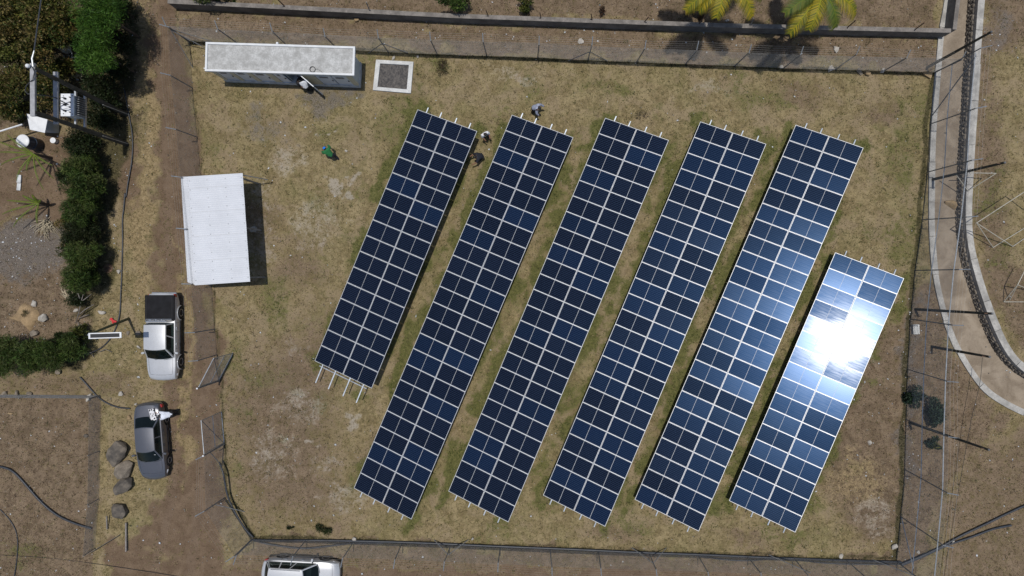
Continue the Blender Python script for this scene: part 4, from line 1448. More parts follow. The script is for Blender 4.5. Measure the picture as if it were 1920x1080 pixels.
    # wiper blades, lying on the windscreen
    for yw in (-0.35, 0.25):
        a = FB(0.5 + yw / (2 * yb) * 1) + V((-.01, 0, .02)); b = a + (FT(.5) - FB(.5)).normalized() * .12 + V((0, .5, 0)) 
        mb = MB(); mb.tube([a + V((.03, 0, .015)), b + V((.03, -.03, .025))], .008, 4); mb.build('wiper', M['black'], root, local=True)
    return root


def lin(a, b, n): return [float(x) for x in np.linspace(a, b, n)]


# silver pickup
pp = dict(L=5.25, W=1.86, clear=0.34, round=0.14, bow=0.13, wr=0.37, axles=(1.62, -1.48), lampx=0.24, tailx=0.06, mirx=0.30,
          xs=[-2.625, -2.60, -2.5] + lin(-2.2, 0.9, 10) + lin(1.1, 2.3, 6) + [2.45, 2.55, 2.61, 2.625],
          top=[(-2.625, 1.0), (-2.55, 1.10), (-.9, 1.10), (1.0, 1.08), (1.2, 1.05), (2.2, 0.98), (2.5, .90), (2.6, .80), (2.625, .72)],
          handles=(-0.55, 0.45), doors=(-0.30, 0.72, -.88),
          cabin=dict(belt=1.07, roof=1.74, yb=0.86, yr=0.665, rear_b=-0.90, rear_t=-0.80, front_t=0.66, front_b=1.28, cuts=(0.02, .33, .34, 0.60, 0.98), seats=(0.25, -.55), fbow=.13, ftbow=.07, rbow=.02))
pp['cabin']['cuts'] = (0.01, 0.44, 0.985)
SILVER = paint('silver_white_paint', (0.50, 0.51, 0.525), 0.3, .36)
pl = G(318, 629, 0)
pk = car('pickup_truck', 'silver pickup truck with a black cover over its bed, beside the track', 'pickup truck', pl, R(-90), pp, SILVER)
mb = MB(); mb.box((-1.835, 0, 1.13), (1.56, 1.83, 0.11)); cv = mb.build('bed_cover', M['tonneau'], pk, local=True, bevel=.025)
for s in (1, -1):
    mb = MB(); mb.tube([(-2.5, s * .80, 1.20), (-1.15, s * .80, 1.20)], .016, 6); mb.build('cover_rail', M['black'], cv, local=True)
mb = MB()
for s in (1, -1):
    mb.tube([(-1.02, s * .85, 1.08), (-1.02, s * .74, 1.42), (-1.03, s * .62, 1.60)], 0.035, 8)
mb.tube([(-1.03, .62, 1.60), (-1.03, -.62, 1.60)], 0.035, 8)
mb.tube([(-1.12, .80, 1.28), (-1.12, -.80, 1.28)], 0.025, 8)
rb_ = mb.build('roll_bar', M['chrome'], pk, local=True, smooth=40)
for k in (-.35, 0, .35):
    mb = MB(); mb.box((-1.07, k, 1.57), (0.12, .05, .05)); mb.build('roll_bar_bracket', M['chrome'], rb_, local=True)
mb = MB(); mb.box((-2.70, 0, .62), (0.17, 1.55, 0.14)); mb.build('rear_bumper', M['chrome'], pk, local=True, bevel=.03)
mb = MB(); mb.box((2.60, 0, .60), (0.14, 1.5, 0.2)); mb.build('front_bumper', SILVER, pk, local=True, bevel=.05)
mb = MB(); mb.box((.0, 0, 0), (.004, .1, .14)); 
for s in (1, -1):
    for ax in pp['axles']:
        mb = MB()
        arc_ = [(ax + math.cos(t) * .455, s * .925, .37 + math.sin(t) * .455) for t in np.linspace(0.05, math.pi - .05, 13)]
        mb.tube(arc_, .035, 6); mb.build('wheel_arch_flare', SILVER, pk, local=True, smooth=40)
mb = MB(); mb.box((1.02, .52, 1.33), (.015, .10, .14), 0, M=Matrix.Rotation(R(-43), 3, 'Y')); mb.build('windscreen_sticker', M['white_paint'], pk, local=True)

# dark sedan
sp_ = dict(L=4.52, W=1.74, clear=0.20, round=0.20, bow=0.20, wr=0.31, axles=(1.36, -1.24), lampx=0.30, tailx=0.10, mirx=0.34,
           xs=[-2.26, -2.24, -2.15] + lin(-1.95, 1.0, 10) + lin(1.2, 2.0, 5) + [2.12, 2.2, 2.245, 2.26],
           top=[(-2.26, .72), (-2.2, .93), (-2.0, 1.0), (-1.3, 1.01), (0.9, .96), (1.1, .95), (1.9, .80), (2.15, .70), (2.26, .55)],
           handles=(-.65, .25), doors=(-.35, .72, -1.0), handm=M['black'],
           cabin=dict(belt=.95, rbelt=1.0, roof=1.42, yb=.79, yr=.58, rear_b=-1.55, rear_t=-.92, front_t=.42, front_b=1.10, cuts=(.02, .46, .985), seats=(.1, -.75), fbow=.16, ftbow=.09, rbow=.10))
DARK = paint('dark_grey_metallic', (0.115, 0.12, 0.138), 0.5, .36)
sl_ = G(295, 822, 0)
sedan = car('sedan', 'dark grey sedan parked beside the boulders', 'car', sl_, R(-86), sp_, DARK)
mb = MB(); mb.box((.80, .48, 1.17), (.012, .09, .22), 0, M=Matrix.Rotation(R(-35), 3, 'Y')); mb.build('windscreen_sticker', M['white_paint'], sedan, local=True)
mb = MB(); mb.box((-2.28, 0, .48), (.12, 1.45, .18)); mb.build('rear_bumper', DARK, sedan, local=True, bevel=.05)

# silver car at the bottom edge
sv = dict(L=4.5, W=1.84, clear=0.24, round=0.16, bow=0.16, wr=0.36, axles=(1.38, -1.30), lampx=0.26, tailx=0.08, mirx=0.36,
          xs=[-2.25, -2.23, -2.15] + lin(-1.95, 1.0, 10) + lin(1.2, 2.0, 5) + [2.12, 2.2, 2.24, 2.25],
          top=[(-2.25, .95), (-2.2, 1.08), (-2.0, 1.10), (0.9, 1.04), (1.1, 1.03), (1.9, .92), (2.15, .82), (2.25, .68)],
          handles=(-.95, .1), doors=(-.5, .72, -1.2),
          cabin=dict(belt=1.03, rbelt=1.09, roof=1.64, yb=.83, yr=.62, rear_b=-2.10, rear_t=-1.72, front_t=.30, front_b=1.10, cuts=(.03, .30, .60, .985), seats=(.0, -.85), fbow=.15, ftbow=.09, rbow=.08))
WHITE = paint('bright_silver_paint', (0.52, 0.53, 0.545), 0.3, .34)
suv = car('hatchback_car', 'bright silver car cut off by the bottom edge, outside the fence', 'car', G(572, 1066, 0), R(-3.5), sv, WHITE)
for s in (1, -1):
    mb = MB(); mb.tube([(-1.6, s * .58, 1.68), (0.2, s * .58, 1.69)], .02, 6); mb.build('roof_rail', M['chrome'], suv, local=True)

# ------------------------------------------------------------------ foliage
def leaf_mesh(name, centers, dirs, length, width, cols, matl, fold=0.25):
    """one four-cornered folded leaf per entry: centers (n,3), dirs (n,3) unit pointing along the leaf"""
    n = len(centers)
    rnd = rng.normal(size=(n, 3))
    side = np.cross(dirs, rnd); side /= np.linalg.norm(side, axis=1, keepdims=True) + 1e-9
    nor = np.cross(side, dirs)
    L = length[:, None]; W = width[:, None]
    a = centers - dirs * L * 0.5
    b = centers + side * W * 0.5 + nor * W * fold - dirs * L * 0.05
    c = centers + dirs * L * 0.5 - nor * L * 0.12
    d = centers - side * W * 0.5 + nor * W * fold - dirs * L * 0.05
    v = np.stack([a, b, c, d], 1).reshape(-1, 3)
    f = np.arange(4 * n).reshape(n, 4)
    me = np_mesh(name, v, f, matl)
    put_attr(me, 'leafcol', np.repeat(cols, 4, axis=0))
    return me


def crown_points(n, R3, clumps, hollow=0.55, flat=0.0):
    """points in leaf clumps spread through an ellipsoid; returns points, outward directions, clump ids"""
    cc = rng.normal(size=(clumps, 3)); cc /= np.linalg.norm(cc, axis=1, keepdims=True)
    cc *= (rng.random((clumps, 1)) ** 0.5) * 0.78
    cc[:, 2] = np.where(rng.random(clumps) < 0.3, -0.35 - 0.7 * np.abs(cc[:, 2]), np.abs(cc[:, 2]) * 0.9 - 0.2 * rng.random(clumps))
    cr = rng.uniform(0.24, 0.46, clumps)
    idx = rng.integers(0, clumps, n)
    d = rng.normal(size=(n, 3)); d /= np.linalg.norm(d, axis=1, keepdims=True)
    r = (hollow + (1 - hollow) * rng.random(n) ** 0.7) * cr[idx]
    r *= 1 + 0.35 * (rng.random(n) < 0.12) * rng.random(n)
    p = cc[idx] + d * r[:, None]
    return p * np.array(R3), d, idx, cc * np.array(R3)


def shrub(name, label, cat, ctr_px, z_ctr, R3, n, size, pal, clumps=14, trunk=True, ratio=0.45, up=0.4, group=None, matl='leaf', dark=(0.5, 1.3)):
    """ctr_px: where the middle of the crown shows; z_ctr: its height"""
    c = G(*ctr_px, z_ctr)
    base = V((c.x, c.y, 0))
    t = thing(name, label, cat, base, group=group)
    p, d, idx, cc = crown_points(n, R3, clumps)
    p[:, 2] += z_ctr
    keep = p[:, 2] > 0.03
    p, d, idx = p[keep], d[keep], idx[keep]
    n = len(p)
    dirs = d + rng.normal(size=(n, 3)) * 0.6 + np.array([0, 0, up])
    dirs /= np.linalg.norm(dirs, axis=1, keepdims=True)
    pal = np.array(pal)
    tint = rng.integers(0, len(pal), clumps)
    pick = np.where(rng.random(n) < 0.6, tint[idx], rng.integers(0, len(pal), n))
    cols = pal[pick] * rng.uniform(dark[0], dark[1], (n, 1)) * rng.uniform(0.8, 1.15, (clumps, 1))[idx]
    ln = size * rng.uniform(0.6, 1.35, n)
    me = leaf_mesh('crown', p, dirs, ln, ln * ratio, cols, M[matl])
    link('crown', me, t)
    if trunk:
        mb = MB()
        tr = max(0.03, 0.05 * max(R3))
        mb.tube([(0, 0, -0.1), (0.05, 0.03, z_ctr * 0.45), (0.0, 0.05, z_ctr)], [tr, tr * .8, tr * .5], 7)
        for k in cc[:9]:
            mb.tube([(0.03, 0.03, z_ctr * 0.4), (k[0] * .5, k[1] * .5, z_ctr * .55 + (k[2] + z_ctr) * .3), (k[0], k[1], k[2] + z_ctr)], [tr * .55, tr * .35, tr * .15], 5)
        mb.build('trunk', M['bark'], t, local=True, smooth=True)
    return t


OLIVE = [(0.095, 0.105, 0.020), (0.125, 0.12, 0.026), (0.055, 0.08, 0.016), (0.16, 0.115, 0.036), (0.04, 0.065, 0.014), (0.19, 0.15, 0.05)]
FRESH = [(0.055, 0.13, 0.014), (0.075, 0.16, 0.018), (0.04, 0.10, 0.013), (0.09, 0.17, 0.024)]
HEDGE = [(0.055, 0.098, 0.018), (0.08, 0.125, 0.024), (0.038, 0.072, 0.015), (0.105, 0.13, 0.034), (0.065, 0.08, 0.024)]
DEEP = [(0.016, 0.030, 0.008), (0.024, 0.038, 0.010), (0.03, 0.034, 0.012)]
BLUEG = [(0.030, 0.055, 0.032), (0.042, 0.07, 0.040), (0.022, 0.042, 0.026)]
DRYP = [(0.20, 0.14, 0.075), (0.13, 0.09, 0.05), (0.26, 0.19, 0.11), (0.07, 0.055, 0.03)]
grp = 'olive shrubs in the top left thicket'
for lb, px_, z_, r3, n in (
        ('olive-brown shrub filling the very top left corner', (14, 18), 3.0, (1.7, 1.5, 1.5), 5200),
        ('olive shrub under the overhead cable at the top edge', (72, 18), 3.0, (1.5, 1.5, 1.5), 5000),
        ('olive shrub between the overhead cable and the bright green tree', (122, 38), 2.8, (1.25, 1.5, 1.3), 4200),
        ('yellowish shrub at the left edge below the corner shrub', (14, 92), 2.8, (1.6, 1.5, 1.4), 5000),
        ('olive shrub above the scrap heap and left of it', (76, 82), 2.7, (1.5, 1.4, 1.35), 4800),
        ('olive shrub at the left edge beside the pole crossarms', (16, 165), 2.6, (1.6, 1.45, 1.3), 5000),
        ('olive shrub seen between the two crossarms', (84, 162), 2.4, (1.2, 1.5, 1.2), 4200),
        ('olive shrub above the white cabinet, left of the lower crossarm end', (30, 205), 1.6, (1.3, .8, 1.0), 3000),
        ('olive shrub right of the overhead cable, above the scrap heap', (104, 62), 2.6, (1.2, 1.1, 1.2), 3600),
        ('low olive shrub between the scrap heap and the lower crossarm', (120, 128), 1.2, (.8, .8, .8), 1800)):
    shrub('shrub', lb, 'shrub', px_, z_, r3, n, 0.17, OLIVE, 22, group=grp, ratio=0.42)
grp = 'trees and bushes along the track'
for lb, px_, z_, r3, n, pal in (
        ('bright green feathery tree at the top edge beside the track', (180, 22), 4.3, (1.55, 1.9, 1.7), 12000, FRESH),
        ('bright green feathery tree next to the scrap heap', (178, 98), 4.0, (1.45, 1.3, 1.5), 9500, FRESH),
        ('dark bush at the top edge right of the bright green tree', (218, 12), 1.9, (1.0, 1.3, 1.2), 3600, DEEP),
        ('dark bush below the bright green tree at the top edge', (216, 72), 1.8, (1.0, 1.3, 1.1), 3600, DEEP),
        ('dark bush beside the track right of the scrap heap', (212, 130), 1.6, (1.1, 1.2, 1.0), 3600, DEEP),
        ('dark bush between the pallet and the two pole feet', (182, 158), 1.4, (1.1, .9, .9), 3200, DEEP),
        ('dark bush above the foot of the upper power pole', (196, 188), 1.2, (1.2, .7, .8), 2800, DEEP),
        ('dark scrubby bush between the two power pole feet', (188, 222), 1.0, (1.1, .7, .7), 2400, DEEP),
        ('dark scrubby bush in front of the transformer poles', (150, 262), 1.0, (1.2, 0.9, 0.8), 2600, DEEP),
        ('dark scrubby bush just above the vertical hedge', (160, 290), 1.3, (.9, .8, .9), 2600, DEEP)):
    tr_ = pal is FRESH
    shrub('tree' if tr_ else 'bush', lb, 'tree' if tr_ else 'bush', px_, z_, r3, n, 0.24 if tr_ else 0.15, pal, 34, group=grp, ratio=0.13 if tr_ else 0.4)
grp = 'hedge bushes between the yard and the track'
for lb, px_, z_, r3, n in (
        ('top bush of the vertical hedge left of the track', (146, 315), 1.8, (1.0, 1.0, 1.1), 6500),
        ('hedge bush second from the top of the vertical hedge', (156, 352), 2.0, (1.05, 1.05, 1.2), 7000),
        ('hedge bush halfway down, beside the dry palm litter', (152, 394), 1.9, (1.05, 1.05, 1.1), 7000),
        ('sparse dark hedge bush just above the lowest two', (140, 440), 1.5, (1.2, 1.15, 1.0), 5200),
        ('bushy hedge plant above the lowest one', (156, 478), 1.8, (1.0, 1.0, 1.1), 6500),
        ('lowest bush of the vertical hedge, above the dead branches', (147, 522), 1.9, (0.95, 1.1, 1.2), 6500)):
    shrub('hedge_bush', lb, 'bush', px_, z_, r3, int(n * 1.25), 0.24, HEDGE if 'dark' not in lb else DEEP, 34, group=grp, ratio=0.13)
for lb, px_, z_, r3, n, pl_ in (
        ('ragged dark bush filling the gap below the top hedge bush', (132, 334), 1.1, (.8, .8, .8), 2600, DEEP), ('ragged dark bush right of the second hedge bush', (176, 372), 1.0, (.6, .9, .8), 2200, DEEP),
        ('ragged dull green bush left of the middle hedge bush', (128, 412), 1.0, (.8, .7, .8), 2400, OLIVE[2:5]), ('dark bush low on the track side of the middle hedge', (172, 430), 1.0, (.7, .9, .7), 2400, DEEP),
        ('ragged bush left of the lower hedge, beside the stony ground', (128, 468), 1.0, (.7, .8, .7), 2200, OLIVE[2:5]), ('dark bush between the two lowest hedge bushes', (168, 505), 1.1, (.6, .8, .8), 2200, DEEP),
        ('thin dark bush around the dead branches', (140, 560), .7, (.7, .6, .5), 1200, DEEP), ('low scrub on the lamp side of the thick hedge', (150, 625), .7, (.8, .8, .6), 1500, DEEP + OLIVE[:1]),
        ('ragged dark bush behind the rightmost thick hedge bush', (112, 640), 1.0, (1.0, .6, .7), 2000, DEEP)):
    shrub('scrub_bush', lb, 'bush', px_, z_, r3, n, 0.2, pl_, 12, group='scrub in the gaps of the hedges', ratio=.2)
grp = 'clipped hedge below the tan mound'
for lb, px_, z_, r3, n in (
        ('leftmost bush of the thick hedge below the tan mound', (10, 668), 1.6, (1.35, 1.3, 1.05), 7500),
        ('second bush from the left edge in the thick horizontal hedge', (58, 666), 1.6, (1.2, 1.25, 1.05), 7000),
        ('third bush from the left edge in the thick horizontal hedge', (100, 662), 1.6, (1.1, 1.2, 1.05), 6800),
        ('rightmost bush of the thick hedge, near the solar lamp', (132, 652), 1.3, (0.9, 1.0, 0.9), 4500)):
    shrub('hedge_bush', lb, 'bush', px_, z_, r3, int(n * 1.25), 0.24, HEDGE, 34, group=grp, ratio=0.13)
shrub('bush', 'blue-green bush against the tall fence, the left one of three', 'bush', (1714, 744), 0.5, (0.75, 0.75, 0.5), 1500, 0.15, BLUEG, 12, False, group='bushes behind the tall fence')
shrub('bush', 'large blue-green bush behind the tall fence', 'bush', (1756, 775), 0.6, (0.85, 1.15, 0.6), 2600, 0.15, BLUEG, 14, False, group='bushes behind the tall fence')
shrub('bush', 'small yellowing bush below the large one behind the tall fence', 'bush', (1752, 832), 0.4, (0.6, 0.5, 0.4), 900, 0.14, BLUEG + OLIVE[:2], 9, False, group='bushes behind the tall fence')
shrub('weed_bush', 'small round green weed by the bottom fence', 'bush', (607, 994), 0.3, (0.55, 0.52, 0.42), 900, 0.16, [(0.045, 0.058, 0.016), (0.03, 0.042, 0.012)], 9, False, ratio=0.2)
shrub('weed_bush', 'tiny dark weed left of the round weed by the bottom fence', 'bush', (543, 990), 0.12, (0.3, 0.16, 0.16), 160, 0.11, DEEP, 5, False)
shrub('dry_bush', 'dry twiggy brown bush right of the gravel frame', 'bush', (829, 127), 0.4, (0.75, 0.62, 0.45), 520, 0.17, [(0.10, 0.065, 0.035), (0.06, 0.045, 0.022), (0.05, 0.055, 0.018)], 9, True, ratio=0.14)
shrub('dry_bush', 'brown withered bush between two long arrays at their top', 'bush', (1205, 215), 0.2, (0.55, 0.6, 0.3), 260, 0.13, [(0.10, 0.07, 0.045), (0.07, 0.06, 0.03)], 7, False, ratio=0.16)
shrub('bush', 'green bush behind the boundary wall, left end', 'bush', (400, -6), 1.4, (1.6, 0.6, 0.9), 2200, 0.14, HEDGE, 12, group='bushes behind the boundary wall')
shrub('bush', 'dark green bush behind the boundary wall above the gravel frame', 'bush', (848, 0), 1.5, (1.3, 0.8, 1.0), 2200, 0.14, HEDGE, 12, group='bushes behind the boundary wall')
shrub('bush', 'olive bush at the top edge above the grey-shirted person', 'bush', (982, 8), 0.7, (0.9, 0.6, 0.6), 900, 0.14, OLIVE[:3], 9, False, group='bushes behind the boundary wall')
shrub('dry_bush', 'leafless brown bush at the top edge beside the left palm', 'bush', (1292, 22), 0.7, (0.8, 0.55, 0.55), 360, 0.2, DRYP[1:], 7, True, ratio=0.1)
shrub('dry_bush', 'round rusty bush behind the middle of the boundary wall', 'bush', (1128, 19), 0.4, (0.36, 0.36, 0.36), 500, 0.1, [(0.06, 0.035, 0.02), (0.09, 0.05, 0.03)], 6, False, ratio=0.3)

# ------------------------------------------------------------------ palms
def frond(parent, p0, az, elev, L, droop, pal, leaflet=0.5, n=34, wid=0.035, nm='frond', matl='leaf', vs=0.6):
    d0 = V((math.cos(az) * math.cos(elev), math.sin(az) * math.cos(elev), math.sin(elev)))
    pts = []
    p = V(p0); d = d0.copy()
    for k in range(13):
        pts.append(p.copy()); p = p + d * (L / 12)
        d = (d + V((0, 0, -droop / 12 * (0.5 + k / 8)))).normalized()
    mb = MB(); mb.tube(pts, [0.034 * (1 - k / 13.5) + .006 for k in range(13)], 5)
    c0 = [pal[0][i] * 1.5 + (0.06, 0.05, 0.0)[i] for i in range(3)]
    me_v = list(mb.v); me_f = list(mb.f); cols = [c0] * len(me_v)
    for k in range(n):
        t = 0.14 + 0.85 * k / (n - 1)
        i = min(int(t * 12), 11); f_ = t * 12 - i
        q = pts[i].lerp(pts[i + 1], f_); tg = (pts[i + 1] - pts[i]).normalized()
        sd_ = tg.cross(V((0, 0, 1))).normalized()
        ll = leaflet * math.sin(math.pi * (0.12 + 0.80 * t)) ** 0.7 * random.uniform(.85, 1.1)
        for s in (1, -1):
            dr = (sd_ * s + tg * 0.75 + V((0, 0, -0.10 - random.uniform(0, .25)))).normalized()
            dr2 = (dr + V((0, 0, -vs))).normalized()
            b = len(me_v)
            w = tg * wid
            m_ = q + dr * ll * .5; e = m_ + dr2 * ll * .5
            me_v += [tuple(q - w * .6), tuple(q + w * .6), tuple(m_ + w * .5), tuple(m_ - w * .5), tuple(e)]
            me_f += [(b, b + 1, b + 2, b + 3), (b + 3, b + 2, b + 4)]
            cl = random.choice(pal); g = random.uniform(.7, 1.2)
            tip = (0.10, 0.03, 0.0) if random.random() < 0.3 else (0, 0, 0)
            cols += [[x * g for x in cl]] * 4 + [[cl[i] * g + tip[i] for i in range(3)]]
    m2 = MB(); m2.v = me_v; m2.f = me_f; m2.m = [0] * len(me_f)
    me = m2.mesh(nm, M[matl], None, fixn=False)
    put_attr(me, 'leafcol', np.array(cols))
    return link(nm, me, parent)


PALM = [(0.17, 0.175, 0.014), (0.30, 0.25, 0.016), (0.10, 0.125, 0.013), (0.42, 0.31, 0.018)]
PALMG = [(0.06, 0.10, 0.016), (0.085, 0.125, 0.02), (0.14, 0.15, 0.02)]
def palm(label, crown_px, zc, n, L, seed):
    random.seed(seed)
    c = G(*crown_px, zc)
    t = thing('palm_tree', label, 'palm tree', (c.x, c.y, 0), group='palms behind the boundary wall')
    mb = MB(); mb.tube([(0.0, 0.0, -.1), (0.05, 0, zc * .4), (0, 0, zc)], [0.2, 0.14, 0.12], 10)
    mb.build('trunk', M['bark'], t, local=True, smooth=True)
    for k in range(n):
        az = 2 * math.pi * (k + random.uniform(-.55, .55)) / n
        up = random.uniform(0.1, 0.6)
        frond(t, (0, 0, zc), az, up, L * random.uniform(.85, 1.1), random.uniform(1.0, 1.7), PALM if random.random() < .85 else PALMG, 0.85, 92, 0.024)
    for k in range(4):
        frond(t, (0, 0, zc - .15), random.uniform(3.3, 5.2), -0.35, L * .8, 1.0, [(0.17, 0.11, 0.06), (0.12, 0.08, 0.05)], 0.4, 26, 0.03, 'dead_frond', 'dry_leaf')
    return t


palm('palm tree with yellow-green fronds hanging over the boundary wall', (1540, -20), 6.0, 12, 2.9, 5)
palm('palm tree with yellow fronds at the top edge, left of the other palm', (1362, -44), 6.0, 12, 2.8, 9)


def young_palm(label, px_, fronds, z0=0.5):
    c = G(*px_, z0)
    t = thing('young_palm', label, 'palm', (c.x, c.y, 0), group='young palms in the left yard')
    mb = MB(); mb.tube([(0, 0, -.05), (0, 0, z0)], [0.1, 0.06], 8); mb.build('trunk', M['bark'], t, local=True)
    for az, L, el in fronds:
        frond(t, (0, 0, z0 - .05), R(az), R(el), L, 0.9, PALMG, 0.16, 30, 0.03, vs=1.4)


random.seed(3)
young_palm('young palm with thin fronds beside the water drum', (62, 288), [(178, 2.1, 25), (160, 2.2, 30), (200, 2.1, 25), (240, 2.0, 25), (262, 1.2, 40), (285, 2.4, 20), (308, 2.0, 20), (330, 1.6, 30), (140, 1.8, 35)], 1.6)
young_palm('young palm with thin fronds below the first one, by dry leaf litter', (72, 381), [(175, 2.0, 25), (198, 2.4, 25), (222, 2.3, 20), (150, 1.0, 40), (268, 1.3, 25), (20, .7, 60), (100, .7, 60)], 0.9)


def straw_heap(label, px_, n, L, az0, az1):
    c = G(*px_, 0)
    t = thing('dry_palm_litter', label, 'dry leaves', c)
    mb = MB()
    for k in range(n):
        a = R(random.uniform(az0, az1)); l = L * random.uniform(.5, 1.1)
        s = V((random.gauss(0, .16), random.gauss(0, .16), random.uniform(.02, .28)))
        d = V((math.cos(a), math.sin(a), 0))
        mb.tube([s, s + d * l * .5 + V((0, 0, .1)), s + d * l + V((random.gauss(0, .08), random.gauss(0, .08), -s.z + .03))], [.02, .018, .006], 4)
    mb.build('dry_stalks', M['pale_wood'], t, local=True)['kind'] = 'stuff'


straw_heap('heap of pale dry palm leaves below the lower young palm', (90, 418), 60, 0.9, 190, 330)
straw_heap('bundle of pale dry stalks at the foot of the vertical hedge', (138, 562), 26, 1.1, 110, 150)

# ------------------------------------------------------------------ dead branches, scrap heap
def branches(label, px_, segs_, r=0.03):
    c = G(*px_, 0)
    mb = MB()
    for s in segs_:
        pts = [G(q[0], q[1], 0.05 + q[2]) for q in s]
        mb.tube(pts, [r * (1 - .5 * i / len(pts)) for i in range(len(pts))], 6)
    tag(mb.at_base('dead_branch', M['dead_wood'], c, smooth=True), label, 'branch')


branches('grey dead branches tangled below the vertical hedge', (150, 590), [
    [(143, 604, 0.1), (148, 585, .5), (152, 566, .7), (156, 552, .9)], [(146, 592, .3), (160, 580, .5), (176, 571, .4)], [(148, 597, .2), (158, 592, .3), (167, 590, .2)],
    [(152, 566, .7), (160, 560, .6), (172, 551, .4)], [(146, 604, .1), (150, 620, .2), (148, 640, .2)], [(150, 560, .8), (146, 550, 1.0)]])
branches('thin fallen branch curling beside the solar lamp', (165, 645), [[(172, 632, .3), (160, 640, .4), (150, 648, .2), (147, 654, .1)], [(160, 640, .4), (155, 650, .3)]], .02)
branches('forked grey branch lying right of the lamp near the hose', (195, 662), [[(155, 664, .1), (170, 661, .2), (185, 655, .1)], [(185, 660, .1), (198, 655, .15), (210, 660, .05)], [(170, 661, .2), (176, 670, .05)]], .022)

sh = G(134, 118, 0)
pal = thing('timber_pallet', 'pale slatted timber pallet in the scrap heap by the bright green tree', 'pallet', G(150, 140, 0.4) - V((0, 0, .4)))
for k in range(8):
    a = G(132.5 + k * .1, 128.5 + k * 2.3, 0.42 + .005 * (k % 3)); b = G(153.5 + .3 * (k % 2), 127 + k * 2.4, 0.42 + .005 * (k % 3))
    mb = MB(); mb.beam(a, b, 0.056, 0.022); mb.build('slat', M['pale_wood'], pal)
for k in (0.12, .5, .88):
    a = G(132.5 + 21 * k, 127, 0.36); b = G(132.5 + 21 * k, 147, 0.36)
    mb = MB(); mb.beam(a, b, 0.07, 0.08); mb.build('bearer', M['pale_wood'], pal)
for lb, px_, r_ in (('upper bicycle wheel lying on the scrap heap', (127, 102), .31), ('lower bicycle wheel lying on the scrap heap', (141, 117), .31)):
    c = G(*px_, 0.75)
    w = thing('bicycle_wheel', lb, 'wheel', c - V((0, 0, .75)), group='wheels on the scrap heap')
    tl = Matrix.Rotation(R(14), 3, 'X') @ Matrix.Rotation(R(-10 + 22 * (px_[0] > 130)), 3, 'Y')
    ring = [c + tl @ V((math.cos(t) * r_, math.sin(t) * r_, 0)) for t in np.linspace(0, 2 * math.pi, 29)]
    mb = MB(); mb.tube(ring, 0.020, 6); mb.build('rim', M['white_paint'], w, smooth=True)
    mb = MB(); mb.lathe(c, [(0.03, -.04), (.03, .04)], 8, M=tl); mb.build('hub', M['rust'], w)
    for k in range(12):
        mb = MB(); mb.tube([c, c + tl @ V((math.cos(k * .5236) * r_, math.sin(k * .5236) * r_, 0))], .005, 3); mb.build('spoke', M['galv'], w)
for k, (a, b, m_) in enumerate((((107, 86), (128, 80), 'pale_wood'), ((110, 91), (133, 84), 'grey_wood'), ((115, 95), (131, 89), 'pale_wood'), ((100, 82), (120, 74), 'grey_wood'), ((118, 76), (136, 68), 'dead_wood'))):
    mb = MB(); mb.beam(G(*a, .35 + .06 * k), G(*b, .4 + .06 * k), 0.11, 0.04)
    tag(mb.at_base('plank', M[m_], G(*a, 0)), ['topmost pale plank in the row leaning on the scrap heap', 'grey plank next to the pale planks of the scrap heap', 'short pale plank just above the upper bicycle wheel', 'grey plank at the left end of the scrap heap', 'weathered stick at the upper end of the scrap heap'][k], 'plank', 'planks in the scrap heap')
mb = MB(); mb.box(G(124, 93, .5), (0.5, 0.42, 0.3), .3); mb.box(G(126, 95, .68), (0.44, 0.36, 0.05), .3)
tag(mb.at_base('carton', M['pale_wood'], G(124, 93, 0), bevel=.02), 'pale carton under the upper bicycle wheel', 'box')

# ------------------------------------------------------------------ stones
def rock(name, label, px_, r3, m, seed, group=None, cat='rock', z=0.0):
    c = G(*px_, r3[2] * .6 + z); b = V((c.x, c.y, z))
    rr_ = np.random.default_rng(int(seed * 100))
    bm = bmesh.new()
    for _ in range(17):
        d = rr_.normal(size=3); d /= np.linalg.norm(d)
        bm.verts.new(V(d) * rr_.uniform(.80, 1.15))
    h_ = bmesh.ops.convex_hull(bm, input=bm.verts)
    bmesh.ops.delete(bm, geom=[g for g in h_['geom_interior'] if isinstance(g, bmesh.types.BMVert)], context='VERTS')
    bmesh.ops.bevel(bm, geom=bm.edges[:], offset=.06, segments=2, affect='EDGES', profile=.5)
    bmesh.ops.triangulate(bm, faces=bm.faces[:])
    bmesh.ops.subdivide_edges(bm, edges=bm.edges[:], cuts=1)
    for v in bm.verts:
        n = v.co.normalized()
        v.co *= 1 + .05 * mnoise.noise(n * 4 + V((seed, 0, 0))) + .03 * mnoise.noise(n * 11 + V((0, seed, 0)))
        v.co = V((v.co.x * r3[0], v.co.y * r3[1], v.co.z * r3[2] + r3[2] * .6))
    me = bpy.data.meshes.new(name); bm.to_mesh(me); bm.free()
    me.materials.append(M[m])
    me.polygons.foreach_set('use_smooth', [True] * len(me.polygons))
    me.set_sharp_from_angle(angle=R(38))
    o = link(name, me); o.location = b; o.rotation_euler = (0, 0, seed * 1.7)
    return tag(o, label, cat, group)


